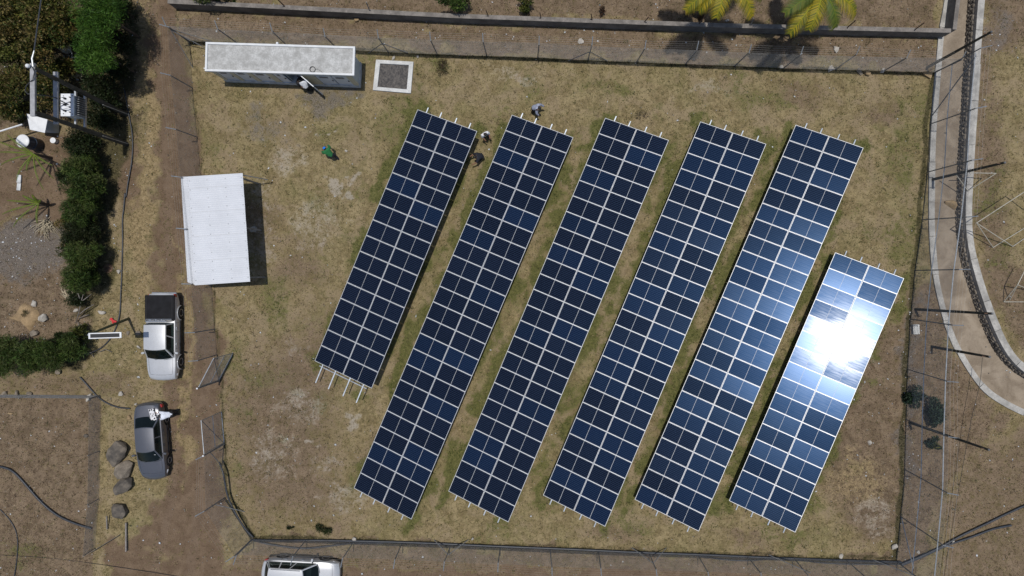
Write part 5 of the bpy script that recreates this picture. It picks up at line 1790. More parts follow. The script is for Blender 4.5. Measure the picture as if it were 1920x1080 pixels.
gb = 'boulders beside the dark sedan'
o = rock('boulder', 'flat-topped brown boulder, uppermost beside the dark sedan', (219, 850), (0.68, 0.98, 0.45), 'stone_dark', 1.0, gb); o.rotation_euler.z = R(-35)
rock('boulder', 'pale-mottled boulder, second below the flat-topped one', (233, 881), (0.66, 0.6, 0.46), 'stone', 2.3, gb)
rock('boulder', 'round mossy boulder, third in the row by the sedan', (230, 912), (0.72, 0.62, 0.5), 'stone_dark', 3.9, gb)
rock('boulder', 'angular dark boulder, lowest of the row by the sedan', (223, 957), (0.55, 0.56, 0.42), 'stone_dark', 5.1, gb)
o = rock('tan_slab', 'large tan earth slab with a dry tuft on top, left yard', (45, 592), (1.15, 1.0, 0.12), 'sandstone', 7.7, None, 'slab')
slabpts = [(18, 598), (42, 566), (76, 584), (72, 598), (56, 622), (38, 606), (10, 596)]
c = G(45, 592, 0)
bpy.data.objects.remove(o)
ring_ = [G(*q, .1) for q in resample([(*q,) for q in slabpts + [slabpts[0]]], 2.5)[:-1]]
mb = MB(); vs_ = []; na = len(ring_); nr_ = 12
for i in range(nr_ + 1):
    f_ = i / nr_
    for q in ring_:
        w_ = f_ * (1 + .10 * mnoise.noise((q.x * 3, q.y * 3, 0)) * f_)
        x_, y_ = c.x + (q.x - c.x) * w_, c.y + (q.y - c.y) * w_
        vs_.append((x_, y_, .30 * (1 - f_ ** 5) - .04 + .09 * mnoise.noise((x_ * 2.2, y_ * 2.2, 5)) + .05 * mnoise.noise((x_ * 7, y_ * 7, 9))))
mb.add(vs_, [(i * na + j, i * na + (j + 1) % na, (i + 1) * na + (j + 1) % na, (i + 1) * na + j) for i in range(nr_) for j in range(na)])
tag(mb.at_base('soil_mound', M['sandstone'], c, smooth=True, fixn=False), 'flat mound of tan soil with ragged edges in the left yard', 'mound')
shrub('dry_tuft', 'small dry tuft growing on the tan mound', 'plant', (46, 588), 0.38, (0.3, 0.3, 0.15), 160, 0.14, [(0.09, 0.075, 0.03), (0.06, 0.06, 0.02)], 5, False, ratio=.14)
k = 0
for lb, px_, r3, m, sd_ in (
        ('cream boulder at the right corner of the tan mound', (82, 596), (.26, .34, .24), 'stone_pale', 1.1), ('grey-white stone at the top right of the tan mound', (64, 569), (.2, .22, .16), 'stone_pale', 2.2),
        ('grey stone at the bottom tip of the tan mound', (64, 624), (.26, .34, .2), 'stone', 3.3), ('grey stone below the thick hedge', (109, 698), (.2, .22, .16), 'stone', 4.4),
        ('white stone right of the dead branches', (191, 585), (.26, .18, .15), 'stone_pale', 5.5), ('pale stone beside the hose right of the hedge', (223, 509), (.17, .13, .12), 'stone_pale', 6.6),
        ('pale stone below the hedge end near the dead branches', (142, 582), (.15, .17, .14), 'stone_pale', 7.1),
        ('pale stone left of the pickup door', (260, 625), (.17, .2, .13), 'stone', 8.1), ('pale flat stone beside the pickup bonnet', (260, 651), (.17, .12, .1), 'stone_pale', 8.8),
        ('grey stone right of the lamp panel', (240, 624), (.12, .16, .1), 'stone', 9.1),
        ('white stone just left of the sedan tail', (226, 738), (.17, .17, .13), 'stone_pale', 9.7), ('tan stone left of the sedan boot', (242, 783), (.17, .19, .12), 'stone_tan', 10.3),
        ('small pale stone above the sedan', (255, 758), (.11, .11, .1), 'stone_pale', 10.9),
        ('grey stone at the left end of the plot fence', (8, 738), (.26, .17, .17), 'stone', 11.3), ('long grey stone behind the plot fence', (31, 741), (.36, .15, .17), 'stone', 12.1), ('grey stone behind the plot fence, right of the long one', (54, 739), (.25, .15, .16), 'stone', 12.8),
        ('pale block on the corner of the plot fence', (168, 745), (.34, .17, .2), 'stone_pale', 13.5),
        ('dark stone in the brown plot by its fence', (161, 817), (.15, .15, .12), 'stone_dark', 14.2), ('tan flat stone inside the brown plot', (19, 775), (.26, .11, .1), 'stone_tan', 14.9),
        ('yellow-brown rock in the sandy drain', (1784, 383), (.3, .5, .24), 'stone_tan', 15.5),
        ('yellow-brown rock against the top fence near its right end', (1627, 137), (.24, .2, .2), 'stone_tan', 16.1), ('white concrete lump at a post foot of the top fence', (1558, 130), (.24, .26, .14), 'stone_pale', 16.9),
        ('white lump at the next-to-last post of the top fence', (1655, 133), (.22, .16, .12), 'stone_pale', 17.3), ('grey slab-like stone by the top fence', (1611, 134), (.3, .16, .12), 'stone', 17.9),
        ('round brown rock in the top right fence corner', (1740, 139), (.34, .26, .24), 'stone_tan', 18.3), ('small white lump at a post foot by the palm', (1465, 125), (.15, .13, .1), 'stone_pale', 18.9),
        ('white stone in the grass right of the glinting array', (1631, 830), (.18, .16, .12), 'stone_pale', 19.3), ('white stone by the bottom fence below the second array', (885, 1009), (.15, .13, .12), 'stone_pale', 19.9),
        ('white lump by the bottom fence, left of the second array', (664, 1010), (.17, .17, .12), 'stone_pale', 20.5), ('white lump near the bottom right corner of the fence', (1577, 1043), (.2, .14, .1), 'stone_pale', 21.1),
        ('pale block in the bottom right fence corner', (1677, 1025), (.17, .24, .18), 'stone_pale', 21.7), ('small white stone near the person in green', (649, 283), (.1, .1, .09), 'stone_pale', 22.3),
        ('white stone beside the hoses at the bottom right', (1786, 1015), (.13, .12, .1), 'stone_pale', 22.9), ('white stone between the two hoses near the right fence', (1722, 1035), (.13, .13, .1), 'stone_pale', 23.5),
        ('white blob of plaster inside the shaded edge of the shed', (475, 430), (.26, .24, .04), 'stone_pale', 24.1), ('white stone at the top of the gravel frame', (738, 108), (.18, .12, .1), 'stone_pale', 24.7),
        ('pale stone in the grass between gravel frame and top fence', (783, 106), (.1, .1, .08), 'stone_pale', 25.2), ('brown stone below the boundary wall', (669, 38), (.22, .16, .15), 'stone_tan', 25.9),
        ('pale angular slab in front of the boundary wall', (1089, 77), (.24, .22, .07), 'stone_pale', 26.5), ('pale angular slab below the right palm', (1568, 92), (.26, .2, .08), 'stone_pale', 27.1)):
    rock('stone', lb, px_, r3, m, sd_, z=-0.78 if 'sandy drain' in lb else 0.0)
c = G(1714, 617, 0)
mb = MB(); mb.box(c + V((0, 0, .14)), (0.4, 0.62, 0.28), .05); mb.box(c + V((-.1, 0, .30)), (0.06, 0.6, 0.03), .05); mb.box(c + V((.1, 0, .30)), (0.06, 0.6, 0.03), .05)
tag(mb.at_base('concrete_block', M['whitewash'], c, bevel=.02), 'white concrete block outside the tall fence', 'block')

# ------------------------------------------------------------------ cables and hoses on the ground
def hose(name, label, pts, r, m='hose', cat='hose', n=6):
    q = [G(p[0], p[1], (p[2] if len(p) > 2 else 0.0) + r * .9 + .02) for p in pts]
    q = smooth_line(q, 2)
    mb = MB(); mb.tube(q, r, n)
    return tag(mb.at_base(name, M[m], V((q[0].x, q[0].y, 0)), smooth=True), label, cat)


hose('hose', 'thick black hose curving across the brown plot', [(-20, 872), (8, 876), (26, 884), (48, 908), (75, 940), (105, 966), (140, 982), (172, 991)], .07)
hose('hose', 'thin dark pipe at the far left of the brown plot', [(0, 955), (22, 978), (34, 1005), (32, 1050), (25, 1090)], .03)
hose('hose', 'black hose from the plot fence corner towards the sedan', [(150, 707), (162, 720), (172, 732), (184, 745), (200, 756), (220, 764), (244, 766)], .05)
hose('hose', 'thin black pipe running down beside the track at the top left', [(233, 168), (237, 190), (243, 222), (249, 255), (248, 300), (240, 340), (236, 370)], .04)
hose('hose', 'thin black pipe beside the hedge, half buried in dry grass', [(234, 362), (232, 392), (229, 410), (230, 455), (229, 480), (228, 520), (226, 560), (225, 590), (216, 620), (200, 645), (178, 660), (156, 666)], .042)
hose('hose', 'black cable rising over the fence from the second gate leaf', [(411, 866, .4), (418, 885, .6), (422, 905, .5), (426, 930, .4), (440, 960, .3), (458, 990, .2), (475, 1008, .1)], .06)
hose('cable_bundle', 'black cable bundle lying along the foot of the bottom fence', [(474, 1012), (520, 1014), (600, 1013), (700, 1015), (800, 1018), (900, 1023), (1000, 1027), (1100, 1031), (1200, 1036), (1320, 1040), (1450, 1046), (1560, 1050), (1690, 1054)], .075, cat='cable')
hose('cable', 'black cable looping in front of the left end of the bottom fence', [(476, 1013), (500, 1020), (540, 1026), (570, 1029), (610, 1025), (660, 1018), (720, 1018)], .06, cat='cable')
hose('cable', 'black cable sagging in front of the right half of the bottom fence', [(1300, 1040), (1350, 1049), (1400, 1052), (1440, 1048), (1490, 1049), (1560, 1058), (1690, 1058)], .05, cat='cable')
hose('hose', 'upper of two black hoses fanning out at the bottom right', [(1690, 1058), (1720, 1046), (1760, 1028), (1800, 1005), (1850, 982), (1890, 962), (1940, 940)], .075)
hose('hose', 'lower of two black hoses fanning out at the bottom right', [(1690, 1060), (1730, 1044), (1775, 1022), (1820, 1008), (1860, 992), (1885, 987), (1896, 985)], .07)
hose('wire', 'long thin black wire hanging outside the tall fence', [(1842, 670, 1.0), (1838, 720, 1.0), (1822, 780, .8), (1808, 860, .6), (1790, 960, .5), (1770, 1080, .4), (1765, 1120, .4)], .015, 'black', 'wire', 4)
hose('wire', 'thin dark wire crossing the ground at the bottom left', [(-10, 1040), (100, 1046), (200, 1060), (330, 1080), (380, 1090)], .014, 'black', 'wire', 4)
mb = MB()
mb.beam(G(206, 598, .12), G(218, 604, .10), .12, .02); mb.beam(G(209, 596, .14), G(212, 606, .05), .10, .02)
tag(mb.at_base('red_rag', M['red'], G(212, 602, 0)), 'scrap of red cloth beside the green lamp pole', 'rag')
c = G(203, 503, 0)
mb = MB(); mb.lathe(c, [(0.3, 0), (.3, .03), (.28, .045), (.1, .05)], 20)
tag(mb.at_base('manhole_cover', M['rust'], c, smooth=30), 'round rusty cover beside the vertical hedge', 'cover')
c = G(37, 343, 0)
mb = MB(); mb.box(c + V((0.02, .25, .06)), (.26, .5, .1), -.05); mb.box(c + V((-.02, -.25, .04)), (.24, .46, .06), -.1)
tag(mb.at_base('sheet_scrap', M['plinth'], c), 'bent dark scrap of sheet metal in the left yard', 'scrap')
c = G(238, 1008, 0)
mb = MB(); mb.beam(G(236.5, 980, .15), G(236.5, 1034, .15), .09, .09)
tag(mb.at_base('timber_post', M['dead_wood'], c), 'short grey timber lying at the bottom of the boulder row', 'post')
mb = MB(); mb.beam(G(200, 968, .35), G(201, 992, .1), .07, .07)
tag(mb.at_base('timber_stake', M['dead_wood'], G(200, 980, 0)), 'thin stake standing at the plot fence near the lowest boulder', 'stake')
# loose mesh sheet lying at the corner of the plot
a, b, c_, d = G(163, 1040, .4), G(225, 1002, .1), G(254, 996, .05), G(250, 1040, .05)
mb = MB(); diag_mesh(mb, V((a.x, a.y, 0)), V((b.x, b.y, 0)), .05, .9, .07, .003)
tag(mb.at_base('loose_mesh', M['wire'], V((a.x, a.y, 0)), fixn=False), 'loose end of wire mesh at the bottom corner of the plot', 'wire mesh')

# ------------------------------------------------------------------ dark poles and white frames on the right
for lb, b, tpx, h in (('dark timber pole leaning over the drain at the top right corner', (1738, 127), (1858, 60), 6.2), ('dark timber pole crossing above the white triangle frame', (1747, 337), (1883, 305), 6.7),
                      ('dark timber pole beside the white concrete block', (1716, 580), (1860, 588), 7.0), ('black timber pole with wires at the bend of the drain', (1747, 650), (1855, 669), 5.5),
                      ('dark timber pole over the blue-green bushes', (1705, 792), (1853, 843), 7.4)):
    p0 = G(*b, 0); p1 = G(*tpx, h)
    t = thing('timber_pole', lb, 'pole', p0, group='dark timber poles along the tall fence')
    mb = MB(); mb.tube([p0 - V((0, 0, .2)), p0.lerp(p1, .5), p1], [.095, .08, .065], 10); mb.build('shaft', M['dark_wood'], t, smooth=40)
    mb = MB(); mb.lathe(p1, [(.05, 0), (.06, .06), (.02, .12)], 8); mb.build('insulator', M['galv_dull'], t)
    mb = MB(); mb.tube([p1 + V((-.25, 0, -.25)), p1 + V((.25, 0, -.25))], .025, 6); mb.build('cross_pin', M['rust'], t)


def frame(name, label, segs_, cat, r=.027, m='white_paint'):
    c = G(*segs_[0][0][:2], 0)
    t = thing(name, label, cat, c)
    for a, b in segs_:
        mb = MB(); mb.tube([G(*a), G(*b)], r, 8); mb.build('tube', M[m], t, smooth=40)


M['cream'] = mat('chipped_cream_paint', (0.40, 0.375, 0.31), .5, .1, .25, 8)
frame('goal_frame', 'large white tubular frame cut off by the right edge', [((1831, 418, 1.9), (1925, 357, 1.9)), ((1831, 418, 1.9), (1862, 464, .05)), ((1831, 418, 1.9), (1899, 462, .1)), ((1899, 462, .1), (1960, 420, .1)), ((1862, 464, .05), (1925, 425, .05)), ((1925, 357, 1.9), (1960, 420, .1))], 'goal', m='cream')
frame('goal_frame', 'small white tubular frame at the right edge below the large one', [((1882, 566, .05), (1908, 534, 1.2)), ((1882, 566, .05), (1930, 566, .05)), ((1893, 563, .05), (1908, 534, 1.2)), ((1908, 534, 1.2), (1925, 500, 1.2)), ((1908, 534, 1.2), (1935, 545, .1))], 'goal', m='cream')
frame('triangle_frame', 'white tubular triangle standing across the drain coping', [((1818, 324, 1.4), (1868, 325, 1.4)), ((1868, 325, 1.4), (1815, 358, .2)), ((1815, 358, .2), (1793, 328, 1.0))], 'frame', m='cream')

# ------------------------------------------------------------------ people
def rot_about(p, piv, axis, ang):
    return (Matrix.Rotation(ang, 3, axis) @ (V(p) - V(piv))) + V(piv)


def person(label, foot_px, face_deg, shirt, trousers, lean=0.0, crouch=0.0, arms=None, stride=0.06, sleeve='short', side_lean=0.0, cap=None, hgt=1.72, head_down=0.2, lying_shift=(0, 0)):
    base = G(*foot_px, 0)
    t = thing('person', label, 'person', base, R(face_deg))
    k = hgt / 1.72
    pz = 0.93 - crouch
    piv = V((0, 0, pz))
    J = {}
    J['pelvis'] = V((-0.0 - crouch * .35, 0, pz))
    piv = J['pelvis']
    up = {'belly': (0.01, 0, .14), 'chest': (0.0, 0, .36), 'neck': (0.0, 0, .53), 'skull': (0.03, 0, .62), 'crown': (0.02, 0, .74),
          'shL': (0, .17, .46), 'shR': (0, -.17, .46)}
    for n_, p in up.items(): J[n_] = piv + V(p)
    for n_ in up:
        J[n_] = rot_about(J[n_], piv, 'Y', R(lean))
        J[n_] = rot_about(J[n_], piv, 'X', R(side_lean))
    for n_ in ('skull', 'crown'):
        J[n_] = rot_about(J[n_], J['neck'], 'Y', head_down)
    for s, nm in ((1, 'L'), (-1, 'R')):
        hip = piv + V((0, s * .09, -.04)); J['hip' + nm] = hip
        fx = s * stride
        J['ank' + nm] = V((fx - .02, s * .11, .09))
        J['toe' + nm] = V((fx + .15, s * .13, .045))
        mid = (hip + J['ank' + nm]) / 2
        span = (hip - J['ank' + nm]).length
        bend = math.sqrt(max(0.0, .42 ** 2 - (span / 2) ** 2))
        J['knee' + nm] = mid + V((max(.02, bend), s * .02, 0))
        sh_ = J['sh' + nm]
        el, wr = (arms or {}).get(nm, ((0.03, s * .07, -.28), (0.16, s * .02, -.24)))
        J['elb' + nm] = sh_ + V(el)
        J['wri' + nm] = J['elb' + nm] + V(wr)
        hd = V(wr).normalized()
        J['hand' + nm] = J['wri' + nm] + hd * .085
    rad = {'pelvis': .15, 'belly': .145, 'chest': .165, 'neck': .06, 'skull': .095, 'crown': .08, 'sh': .085, 'elb': .056, 'wri': .036, 'hand': .036, 'hip': .11, 'knee': .075, 'ank': .05, 'toe': .042}
    E = [('pelvis', 'belly'), ('belly', 'chest'), ('chest', 'neck'), ('neck', 'skull'), ('skull', 'crown')]
    for s in 'LR':
        E += [('chest', 'sh' + s), ('sh' + s, 'elb' + s), ('elb' + s, 'wri' + s), ('wri' + s, 'hand' + s), ('pelvis', 'hip' + s), ('hip' + s, 'knee' + s), ('knee' + s, 'ank' + s), ('ank' + s, 'toe' + s)]
    names = list(J)
    me = bpy.data.meshes.new('body')
    me.from_pydata([J[n_] * k for n_ in names], [(names.index(a), names.index(b)) for a, b in E], [])
    ob = bpy.data.objects.new('body', me); C.objects.link(ob)
    ob.modifiers.new('skin', 'SKIN')
    sv_ = me.skin_vertices[0].data
    for i, n_ in enumerate(names):
        r_ = rad.get(n_) or rad[n_[:-1]]
        sv_[i].radius = (r_ * k, r_ * k * (0.82 if n_ in ('chest', 'belly', 'pelvis') else 1))
        sv_[i].use_root = (n_ == 'pelvis')
    ss = ob.modifiers.new('sub', 'SUBSURF'); ss.levels = 2; ss.render_levels = 2
    bpy.context.view_layer.update()
    bm_ = bpy.data.meshes.new_from_object(ob.evaluated_get(bpy.context.evaluated_depsgraph_get()))
    bpy.data.objects.remove(ob)
    vv = [v.co.copy() for v in bm_.vertices]; nn = [v.normal.copy() for v in bm_.vertices]
    ff = [tuple(p.vertices) for p in bm_.polygons]
    # which limb each face belongs to
    reg = {('pelvis', 'belly'): 'torso', ('belly', 'chest'): 'torso', ('chest', 'neck'): 'torso', ('neck', 'skull'): 'head', ('skull', 'crown'): 'head'}
    segl = []
    for a, b in E:
        key = a[:-1] if a[-1] in 'LR' else a
        g = reg.get((a, b)) or {'chest': 'torso', 'sh': 'uparm', 'elb': 'forearm', 'wri': 'hand', 'pelvis': 'hips', 'hip': 'leg', 'knee': 'leg', 'ank': 'foot'}[key]
        segl.append((J[a] * k, J[b] * k, g))

    def region(c):
        best = None
        for a, b, g in segl:
            d = b - a; u = max(0, min(1, (c - a).dot(d) / d.dot(d)))
            q = (c - (a + d * u)).length
            if best is None or q < best[0]: best = (q, g, u)
        return best[1], best[2]
    rg = [region(sum((vv[i] for i in f), V()) / len(f)) for f in ff]
    # body: one surface, with fingers, nose and ears joined into the same mesh
    mb = MB(); mb.add(vv, ff)
    for s in 'LR':
        w_, h_ = J['wri' + s] * k, J['hand' + s] * k
        d = (h_ - w_).normalized()
        sdv = d.cross(V((0, 0, 1)));  sdv = sdv.normalized() if sdv.length > .05 else V((0, 1, 0))
        dn = d.cross(sdv).normalized()
        if dn.z > 0: dn = -dn
        for q, ln in ((-1.5, .055), (-.5, .072), (.5, .07), (1.5, .055)):
            b = h_ + sdv * q * .017
            mb.tube([b, b + d * ln * .6, b + d * ln * .9 + dn * ln * .35], [.0095, .0085, .006], 5)
        b = w_.lerp(h_, .35) + sdv * .028
        mb.tube([b, b + sdv * .03 + d * .03, b + sdv * .025 + d * .06 + dn * .01], [.0105, .0095, .007], 5)
    sk, cr = J['skull'] * k, J['crown'] * k
    upv = (cr - sk).normalized(); fwd = V((1, 0, 0)); fwd = (fwd - upv * fwd.dot(upv)).normalized(); sdv = upv.cross(fwd)
    nz = sk + fwd * .082 + upv * .02
    mb.tube([nz + upv * .03, nz + fwd * .022, nz + fwd * .004 - upv * .012], [.008, .013, .008], 5)
    for s in (1, -1):
        e = sk + sdv * s * .083 + upv * .025
        mb.tube([e + upv * .025, e + sdv * s * .012, e - upv * .025], [.008, .014, .008], 5)
    body = mb.build('body', M['skin'], t, local=True, smooth=True, fixn=False)
    for s in (1, -1):
        e = sk + fwd * .078 + sdv * s * .032 + upv * .045
        m2 = MB(); m2.lathe(e, [(.004, -.008), (.011, 0), (.004, .008)], 8); m2.build('eye', M['hair'], t, local=True)
    m2 = MB(); m2.tube([sk + fwd * .083 - upv * .022 - sdv * .02, sk + fwd * .09 - upv * .022, sk + fwd * .083 - upv * .022 + sdv * .02], .005, 5); m2.build('mouth', M['red'], t, local=True)

    def shell(nm, test, off, m_):
        m2 = MB(); idx = {}
        fs = []; vs2 = []
        for f, (g, u), in zip(ff, rg):
            if not test(g, u, sum((vv[i] for i in f), V()) / len(f)): continue
            q = []
            for i in f:
                if i not in idx:
                    idx[i] = len(vs2); vs2.append(vv[i] + nn[i] * off)
                q.append(idx[i])
            fs.append(tuple(q))
        if fs:
            m2.add(vs2, fs); m2.build(nm, m_, t, local=True, smooth=True, fixn=False)
    slv = ('uparm',) if sleeve == 'short' else ('uparm', 'forearm')
    shell('shirt', lambda g, u, c: g == 'torso' or g in slv, .024, cloth('shirt_' + label.split(' ')[2], shirt))
    shell('trousers', lambda g, u, c: g in ('leg', 'hips'), .014, cloth('trousers_' + label.split(' ')[2], trousers))
    for s in (1, -1): shell('shoe', lambda g, u, c: g == 'foot' and c.y * s > 0, .012, M['black'])
    shell('hair', lambda g, u, c: g == 'head' and ((c - sk).dot(upv) > .03 or ((c - sk).dot(fwd) < -.01 and (c - sk).dot(upv) > -.05)) and (c - sk).dot(fwd) < .075, .012, M['hair'])
    if cap:
        shell('cap', lambda g, u, c: g == 'head' and (c - sk).dot(upv) > .035, .022, cloth('cap_cloth', cap))
    return t


fwd_arms = {'L': ((.18, .06, -.22), (.24, -.06, -.02)), 'R': ((.18, -.06, -.22), (.24, .06, -.02))}
person('person in grey shirt bending forward above the second array', (1000, 208), -20, (0.30, 0.32, 0.40), (0.012, 0.012, 0.014), lean=38, arms={'L': ((.12, .12, -.22), (.16, .02, -.2)), 'R': ((.05, -.14, -.22), (.12, -.02, -.2))}, sleeve='long')
person('person in white shirt standing at the top of the first array', (911, 257), -60, (0.68, 0.68, 0.69), (0.03, 0.03, 0.04), lean=10, stride=.06, arms={'L': ((.06, .06, -.25), (.2, -.06, -.08)), 'R': ((.04, -.06, -.26), (.18, .05, -.12))})
person('person in black shirt crouching in the shadow edge of the first array', (902, 296), 200, (0.012, 0.014, 0.022), (0.02, 0.02, 0.025), lean=42, crouch=.34, arms={'L': ((.14, .14, -.16), (.24, .02, -.06)), 'R': ((.16, -.06, -.18), (.24, .04, -.04))})
person('person in green top and blue cap striding across the grass', (629, 296), 128, (0.015, 0.14, 0.04), (0.014, 0.018, 0.032), lean=42, stride=.2, cap=(0.01, 0.18, 0.65), sleeve='long', arms={'L': ((.06, .12, -.24), (.18, .0, -.14)), 'R': ((.10, -.10, -.22), (.2, .04, -.1))})
person('person in white shirt leaning over the boot of the dark sedan', (335, 771), 186, (0.62, 0.65, 0.72), (0.015, 0.015, 0.017), lean=62, arms={'L': ((.2, .05, -.16), (.24, .02, -.02)), 'R': ((.22, -.04, -.12), (.24, .02, .0))})
person('person in white shirt at the open door of the equipment building', (583, 171), 105, (0.68, 0.69, 0.72), (0.012, 0.012, 0.013), lean=30, arms={'L': ((.2, .1, -.14), (.22, 0, -.04)), 'R': ((.16, -.14, -.12), (.2, -.1, -.06))}, sleeve='long')
person('person in black inside the open doorway of the equipment building', (568, 161), -15, (0.010, 0.010, 0.012), (0.012, 0.012, 0.013), lean=25, hgt=1.7)

# printed bag lying on the sedan's boot
t = NT('printed_bag_fabric')
v = t.coord('Object')
nz = t.n('TexVoronoi'); nz.feature = 'DISTANCE_TO_EDGE'; nz.inputs['Scale'].default_value = 7.5; t.l(v, nz.inputs['Vector'])
t.l(t.mix(t.math('GREATER_THAN', nz.outputs['Distance'], 0.17), (0.66, 0.65, 0.66), (0.02, 0.02, 0.025)), t.bsdf.inputs['Base Color'])
t.bsdf.inputs['Roughness'].default_value = .7
bm = bmesh.new(); bmesh.ops.create_grid(bm, x_segments=14, y_segments=22, size=0.5)
bc = G(287, 778, 1.06)
me = bpy.data.meshes.new('printed_bag')
for v_ in bm.verts:
    x, y = v_.co.x, v_.co.y
    w_ = .36 - .04 * math.sin(y * 6)
    v_.co = V((x * w_, y * .82, .04 + .05 * (1 - (2 * x) ** 2) + .03 * mnoise.noise((x * 6, y * 6, 2))))
ex_ = bmesh.ops.extrude_face_region(bm, geom=bm.faces[:])
for g_ in ex_['geom']:
    if isinstance(g_, bmesh.types.BMVert): g_.co.z += .06
bmesh.ops.recalc_face_normals(bm, faces=bm.faces)
bm.to_mesh(me); bm.free(); me.materials.append(t.m)
me.polygons.foreach_set('use_smooth', [True] * len(me.polygons))
o = link('printed_bag', me); o.location = bc - V((0, 0, .03)); o.rotation_euler = (R(4), 0, R(12))
tag(o, 'black and white printed bag lying on the boot of the dark sedan', 'bag')

# ------------------------------------------------------------------ grass, weeds, pebbles and litter
def scatter(n, seed):
    r_ = np.random.default_rng(seed)
    return r_, r_.uniform(-20, 1945, n), r_.uniform(-20, 1105, n)


def gh(px, py):
    x, y = (px - NX) / S, (NY - py) / S
    return 0.07 * (fbm(x / 3.0, y / 3.0, 61, 4) - 0.5) + 0.05 * (fbm(x / 0.5, y / 0.5, 65, 2) - 0.5)


def blocked(px, py):
    b = inpoly(px, py, [(420, 95), (680, 95), (680, 168), (420, 158)]) | inpoly(px, py, [(696, 108), (780, 112), (775, 180), (692, 175)])
    d1, _ = dline(px, py, DRAIN_L); d2, _ = dline(px, py, DRAIN_R)
    return b | (d1 < 9) | (d2 < 9)


def blades(name, label, n, seed, dens, hmin, hmax, wid, pal_fn, per=3, spread=.05, lean=(.4, 1.1)):
    r_, px, py = scatter(n, seed)
    z = zones(px, py)
    k = (r_.random(n) < dens(z, px, py)) & ~blocked(px, py) & (z['sand'] < .5)
    px, py = px[k], py[k]; z = {a: b[k] for a, b in z.items()}
    n = len(px)
    col = pal_fn(r_, z, px, py)
    X = np.repeat((px - NX) / S, per) + r_.normal(0, spread, n * per)
    Y = np.repeat((NY - py) / S, per) + r_.normal(0, spread, n * per)
    Zg = np.repeat(gh(px, py) - 0.03 * z['dirt'], per) - .012
    m = n * per
    az = r_.uniform(0, 2 * np.pi, m); hh = r_.uniform(hmin, hmax, m); ln = hh * r_.uniform(*lean, m)
    dx, dy = np.cos(az), np.sin(az)
    w = wid * r_.uniform(.6, 1.3, m)
    a = np.stack([X - dy * w, Y + dx * w, Zg], -1)
    b = np.stack([X + dy * w, Y - dx * w, Zg], -1)
    c = np.stack([X + dx * ln, Y + dy * ln, Zg + hh], -1)
    v = np.stack([a, b, c], 1).reshape(-1, 3)
    me = np_mesh(name, v, np.arange(3 * m).reshape(m, 3), M['grass'])
    cc = np.repeat(col, per, axis=0) * r_.uniform(.65, 1.3, (m, 1))
    put_attr(me, 'leafcol', np.repeat(cc, 3, axis=0))
    tag(link(name, me), label, 'grass', kind='stuff')


def pal_dry(r_, z, px, py):
    n = len(px)
    base = np.array([(0.30, 0.235, 0.12), (0.21, 0.165, 0.072), (0.15, 0.14, 0.048), (0.40, 0.32, 0.18), (0.08, 0.07, 0.03), (0.17, 0.155, 0.052)])
    c = base[r_.integers(0, 6, n)]
    g = np.array([(0.065, 0.09, 0.018), (0.11, 0.13, 0.03), (0.045, 0.062, 0.014)])[r_.integers(0, 3, n)]
    f = (r_.random(n) < np.clip(z['green'] * 1.1, 0, .85))[:, None]
    c = np.where(f, g, c)
    s = np.array([(0.20, 0.135, 0.085), (0.10, 0.065, 0.042), (0.27, 0.20, 0.14), (0.06, 0.042, 0.028)])[r_.integers(0, 4, n)]
    f = (r_.random(n) < z['soil'] * .75)[:, None]
    c = np.where(f, s, c)
    e = np.array([(0.035, 0.04, 0.014), (0.06, 0.058, 0.02), (0.02, 0.022, 0.01)])[r_.integers(0, 3, n)]  # dark blades at fence feet and in the painted tree shade
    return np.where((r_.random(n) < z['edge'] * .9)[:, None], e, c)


blades('dry_grass', 'short dry grass covering the yard and the verges', 120000, 101, lambda z, x, y: np.clip(.95 - .85 * z['dirt'] - .75 * z['gravel'] - .5 * z['pale'], 0, 1), .04, .14, .017, pal_dry)
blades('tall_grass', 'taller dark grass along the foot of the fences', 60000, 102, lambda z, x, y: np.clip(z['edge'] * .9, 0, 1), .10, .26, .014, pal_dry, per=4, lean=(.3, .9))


def pal_weed(r_, z, px, py):
    return np.array([(0.035, 0.05, 0.016), (0.05, 0.06, 0.02), (0.028, 0.036, 0.012), (0.06, 0.05, 0.025), (0.07, 0.075, 0.025)])[r_.integers(0, 5, len(px))]


blades('weeds', 'scattered low green weeds in the dry grass', 9000, 103, lambda z, x, y: np.clip(.16 + .5 * z['green'] - .3 * z['dirt'], .02, 1), .05, .13, .022, pal_weed, per=9, spread=.075)


def pal_tuft(r_, z, px, py):
    return np.array([(0.30, 0.24, 0.16), (0.24, 0.17, 0.10), (0.36, 0.29, 0.20)])[r_.integers(0, 3, len(px))]


blades('dry_tufts', 'pale dry tufts on the brown soil', 16000, 104, lambda z, x, y: np.clip(z['soil'] * .5 + .25 * z['straw'] + .4 * poly(x, y, PLOT, 10), 0, .9), .06, .17, .014, pal_tuft, per=6, spread=.06)


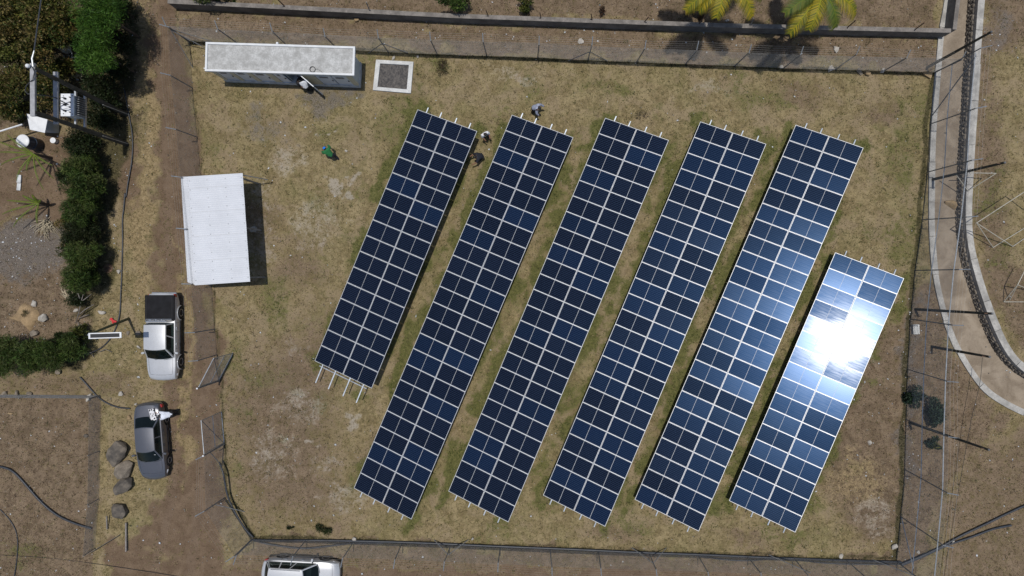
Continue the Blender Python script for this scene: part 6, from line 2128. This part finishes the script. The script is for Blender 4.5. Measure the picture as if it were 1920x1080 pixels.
def chips(name, label, n, seed, dens, rmin, rmax, mname, flat=.5):
    r_, px, py = scatter(n, seed)
    z = zones(px, py)
    k = (r_.random(n) < dens(z, px, py)) & ~blocked(px, py)
    px, py = px[k], py[k]; sand = z['sand'][k] > .5
    n = len(px)
    zz = np.where(sand, -.74, gh(px, py))
    ico = np.array([(1, 0, 0), (-1, 0, 0), (0, 1, 0), (0, -1, 0), (0, 0, 1), (0, 0, -1)], float)
    fa_ = np.array([(4, 0, 2), (4, 2, 1), (4, 1, 3), (4, 3, 0), (5, 2, 0), (5, 1, 2), (5, 3, 1), (5, 0, 3)])
    rr = r_.uniform(rmin, rmax, n) * (r_.random(n) ** 1.5 * .8 + .4)
    sc = rr[:, None] * np.stack([r_.uniform(.7, 1.5, n), r_.uniform(.6, 1.1, n), r_.uniform(.5, 1, n) * flat], -1)
    az = r_.uniform(0, 6.28, n)
    v = ico[None] * sc[:, None, :] * r_.uniform(.7, 1.25, (n, 6, 1))
    ca, sa_ = np.cos(az)[:, None], np.sin(az)[:, None]
    v = np.stack([v[..., 0] * ca - v[..., 1] * sa_ + ((px - NX) / S)[:, None], v[..., 0] * sa_ + v[..., 1] * ca + ((NY - py) / S)[:, None], v[..., 2] + (zz + sc[:, 2] * .4)[:, None]], -1)
    f = (fa_[None] + (np.arange(n) * 6)[:, None, None]).reshape(-1, 3)
    tag(link(name, np_mesh(name, v.reshape(-1, 3), f, M[mname])), label, 'pebbles' if 'pebble' in name else 'litter', kind='stuff')


def litter_d(z, px, py):
    d = .06 + .35 * z['gravel'] + .16 * z['soil']
    d = d + .5 * line(px, py, [(360, 45, 20), (900, 62, 18), (1760, 95, 26)], 10) + .6 * line(px, py, [(1725, 560, 30), (1712, 900, 26)], 20)
    d = d + .7 * line(px, py, [(1850, 40, 14), (1842, 180, 16), (1838, 300, 12)], 10) + .6 * blob(px, py, 1905, 700, 30, 25) + .5 * blob(px, py, 1800, 320, 12, 90)
    d = d + .5 * poly(px, py, [(0, 400), (140, 420), (150, 640), (0, 660)], 20) + .3 * poly(px, py, [(200, 240), (290, 240), (290, 720), (200, 720)], 20)
    return np.clip(d, 0, 1)


chips('litter', 'scattered white scraps of litter', 7000, 105, litter_d, .025, .09, 'litter', .25)
chips('pebbles', 'small loose pebbles scattered over the ground', 9000, 106, lambda z, x, y: np.clip(.12 + .6 * z['gravel'] + .3 * z['dirt'] + .3 * z['soil'] + .4 * z['pale'], 0, 1), .02, .07, 'pebble', .6)
mb = MB()
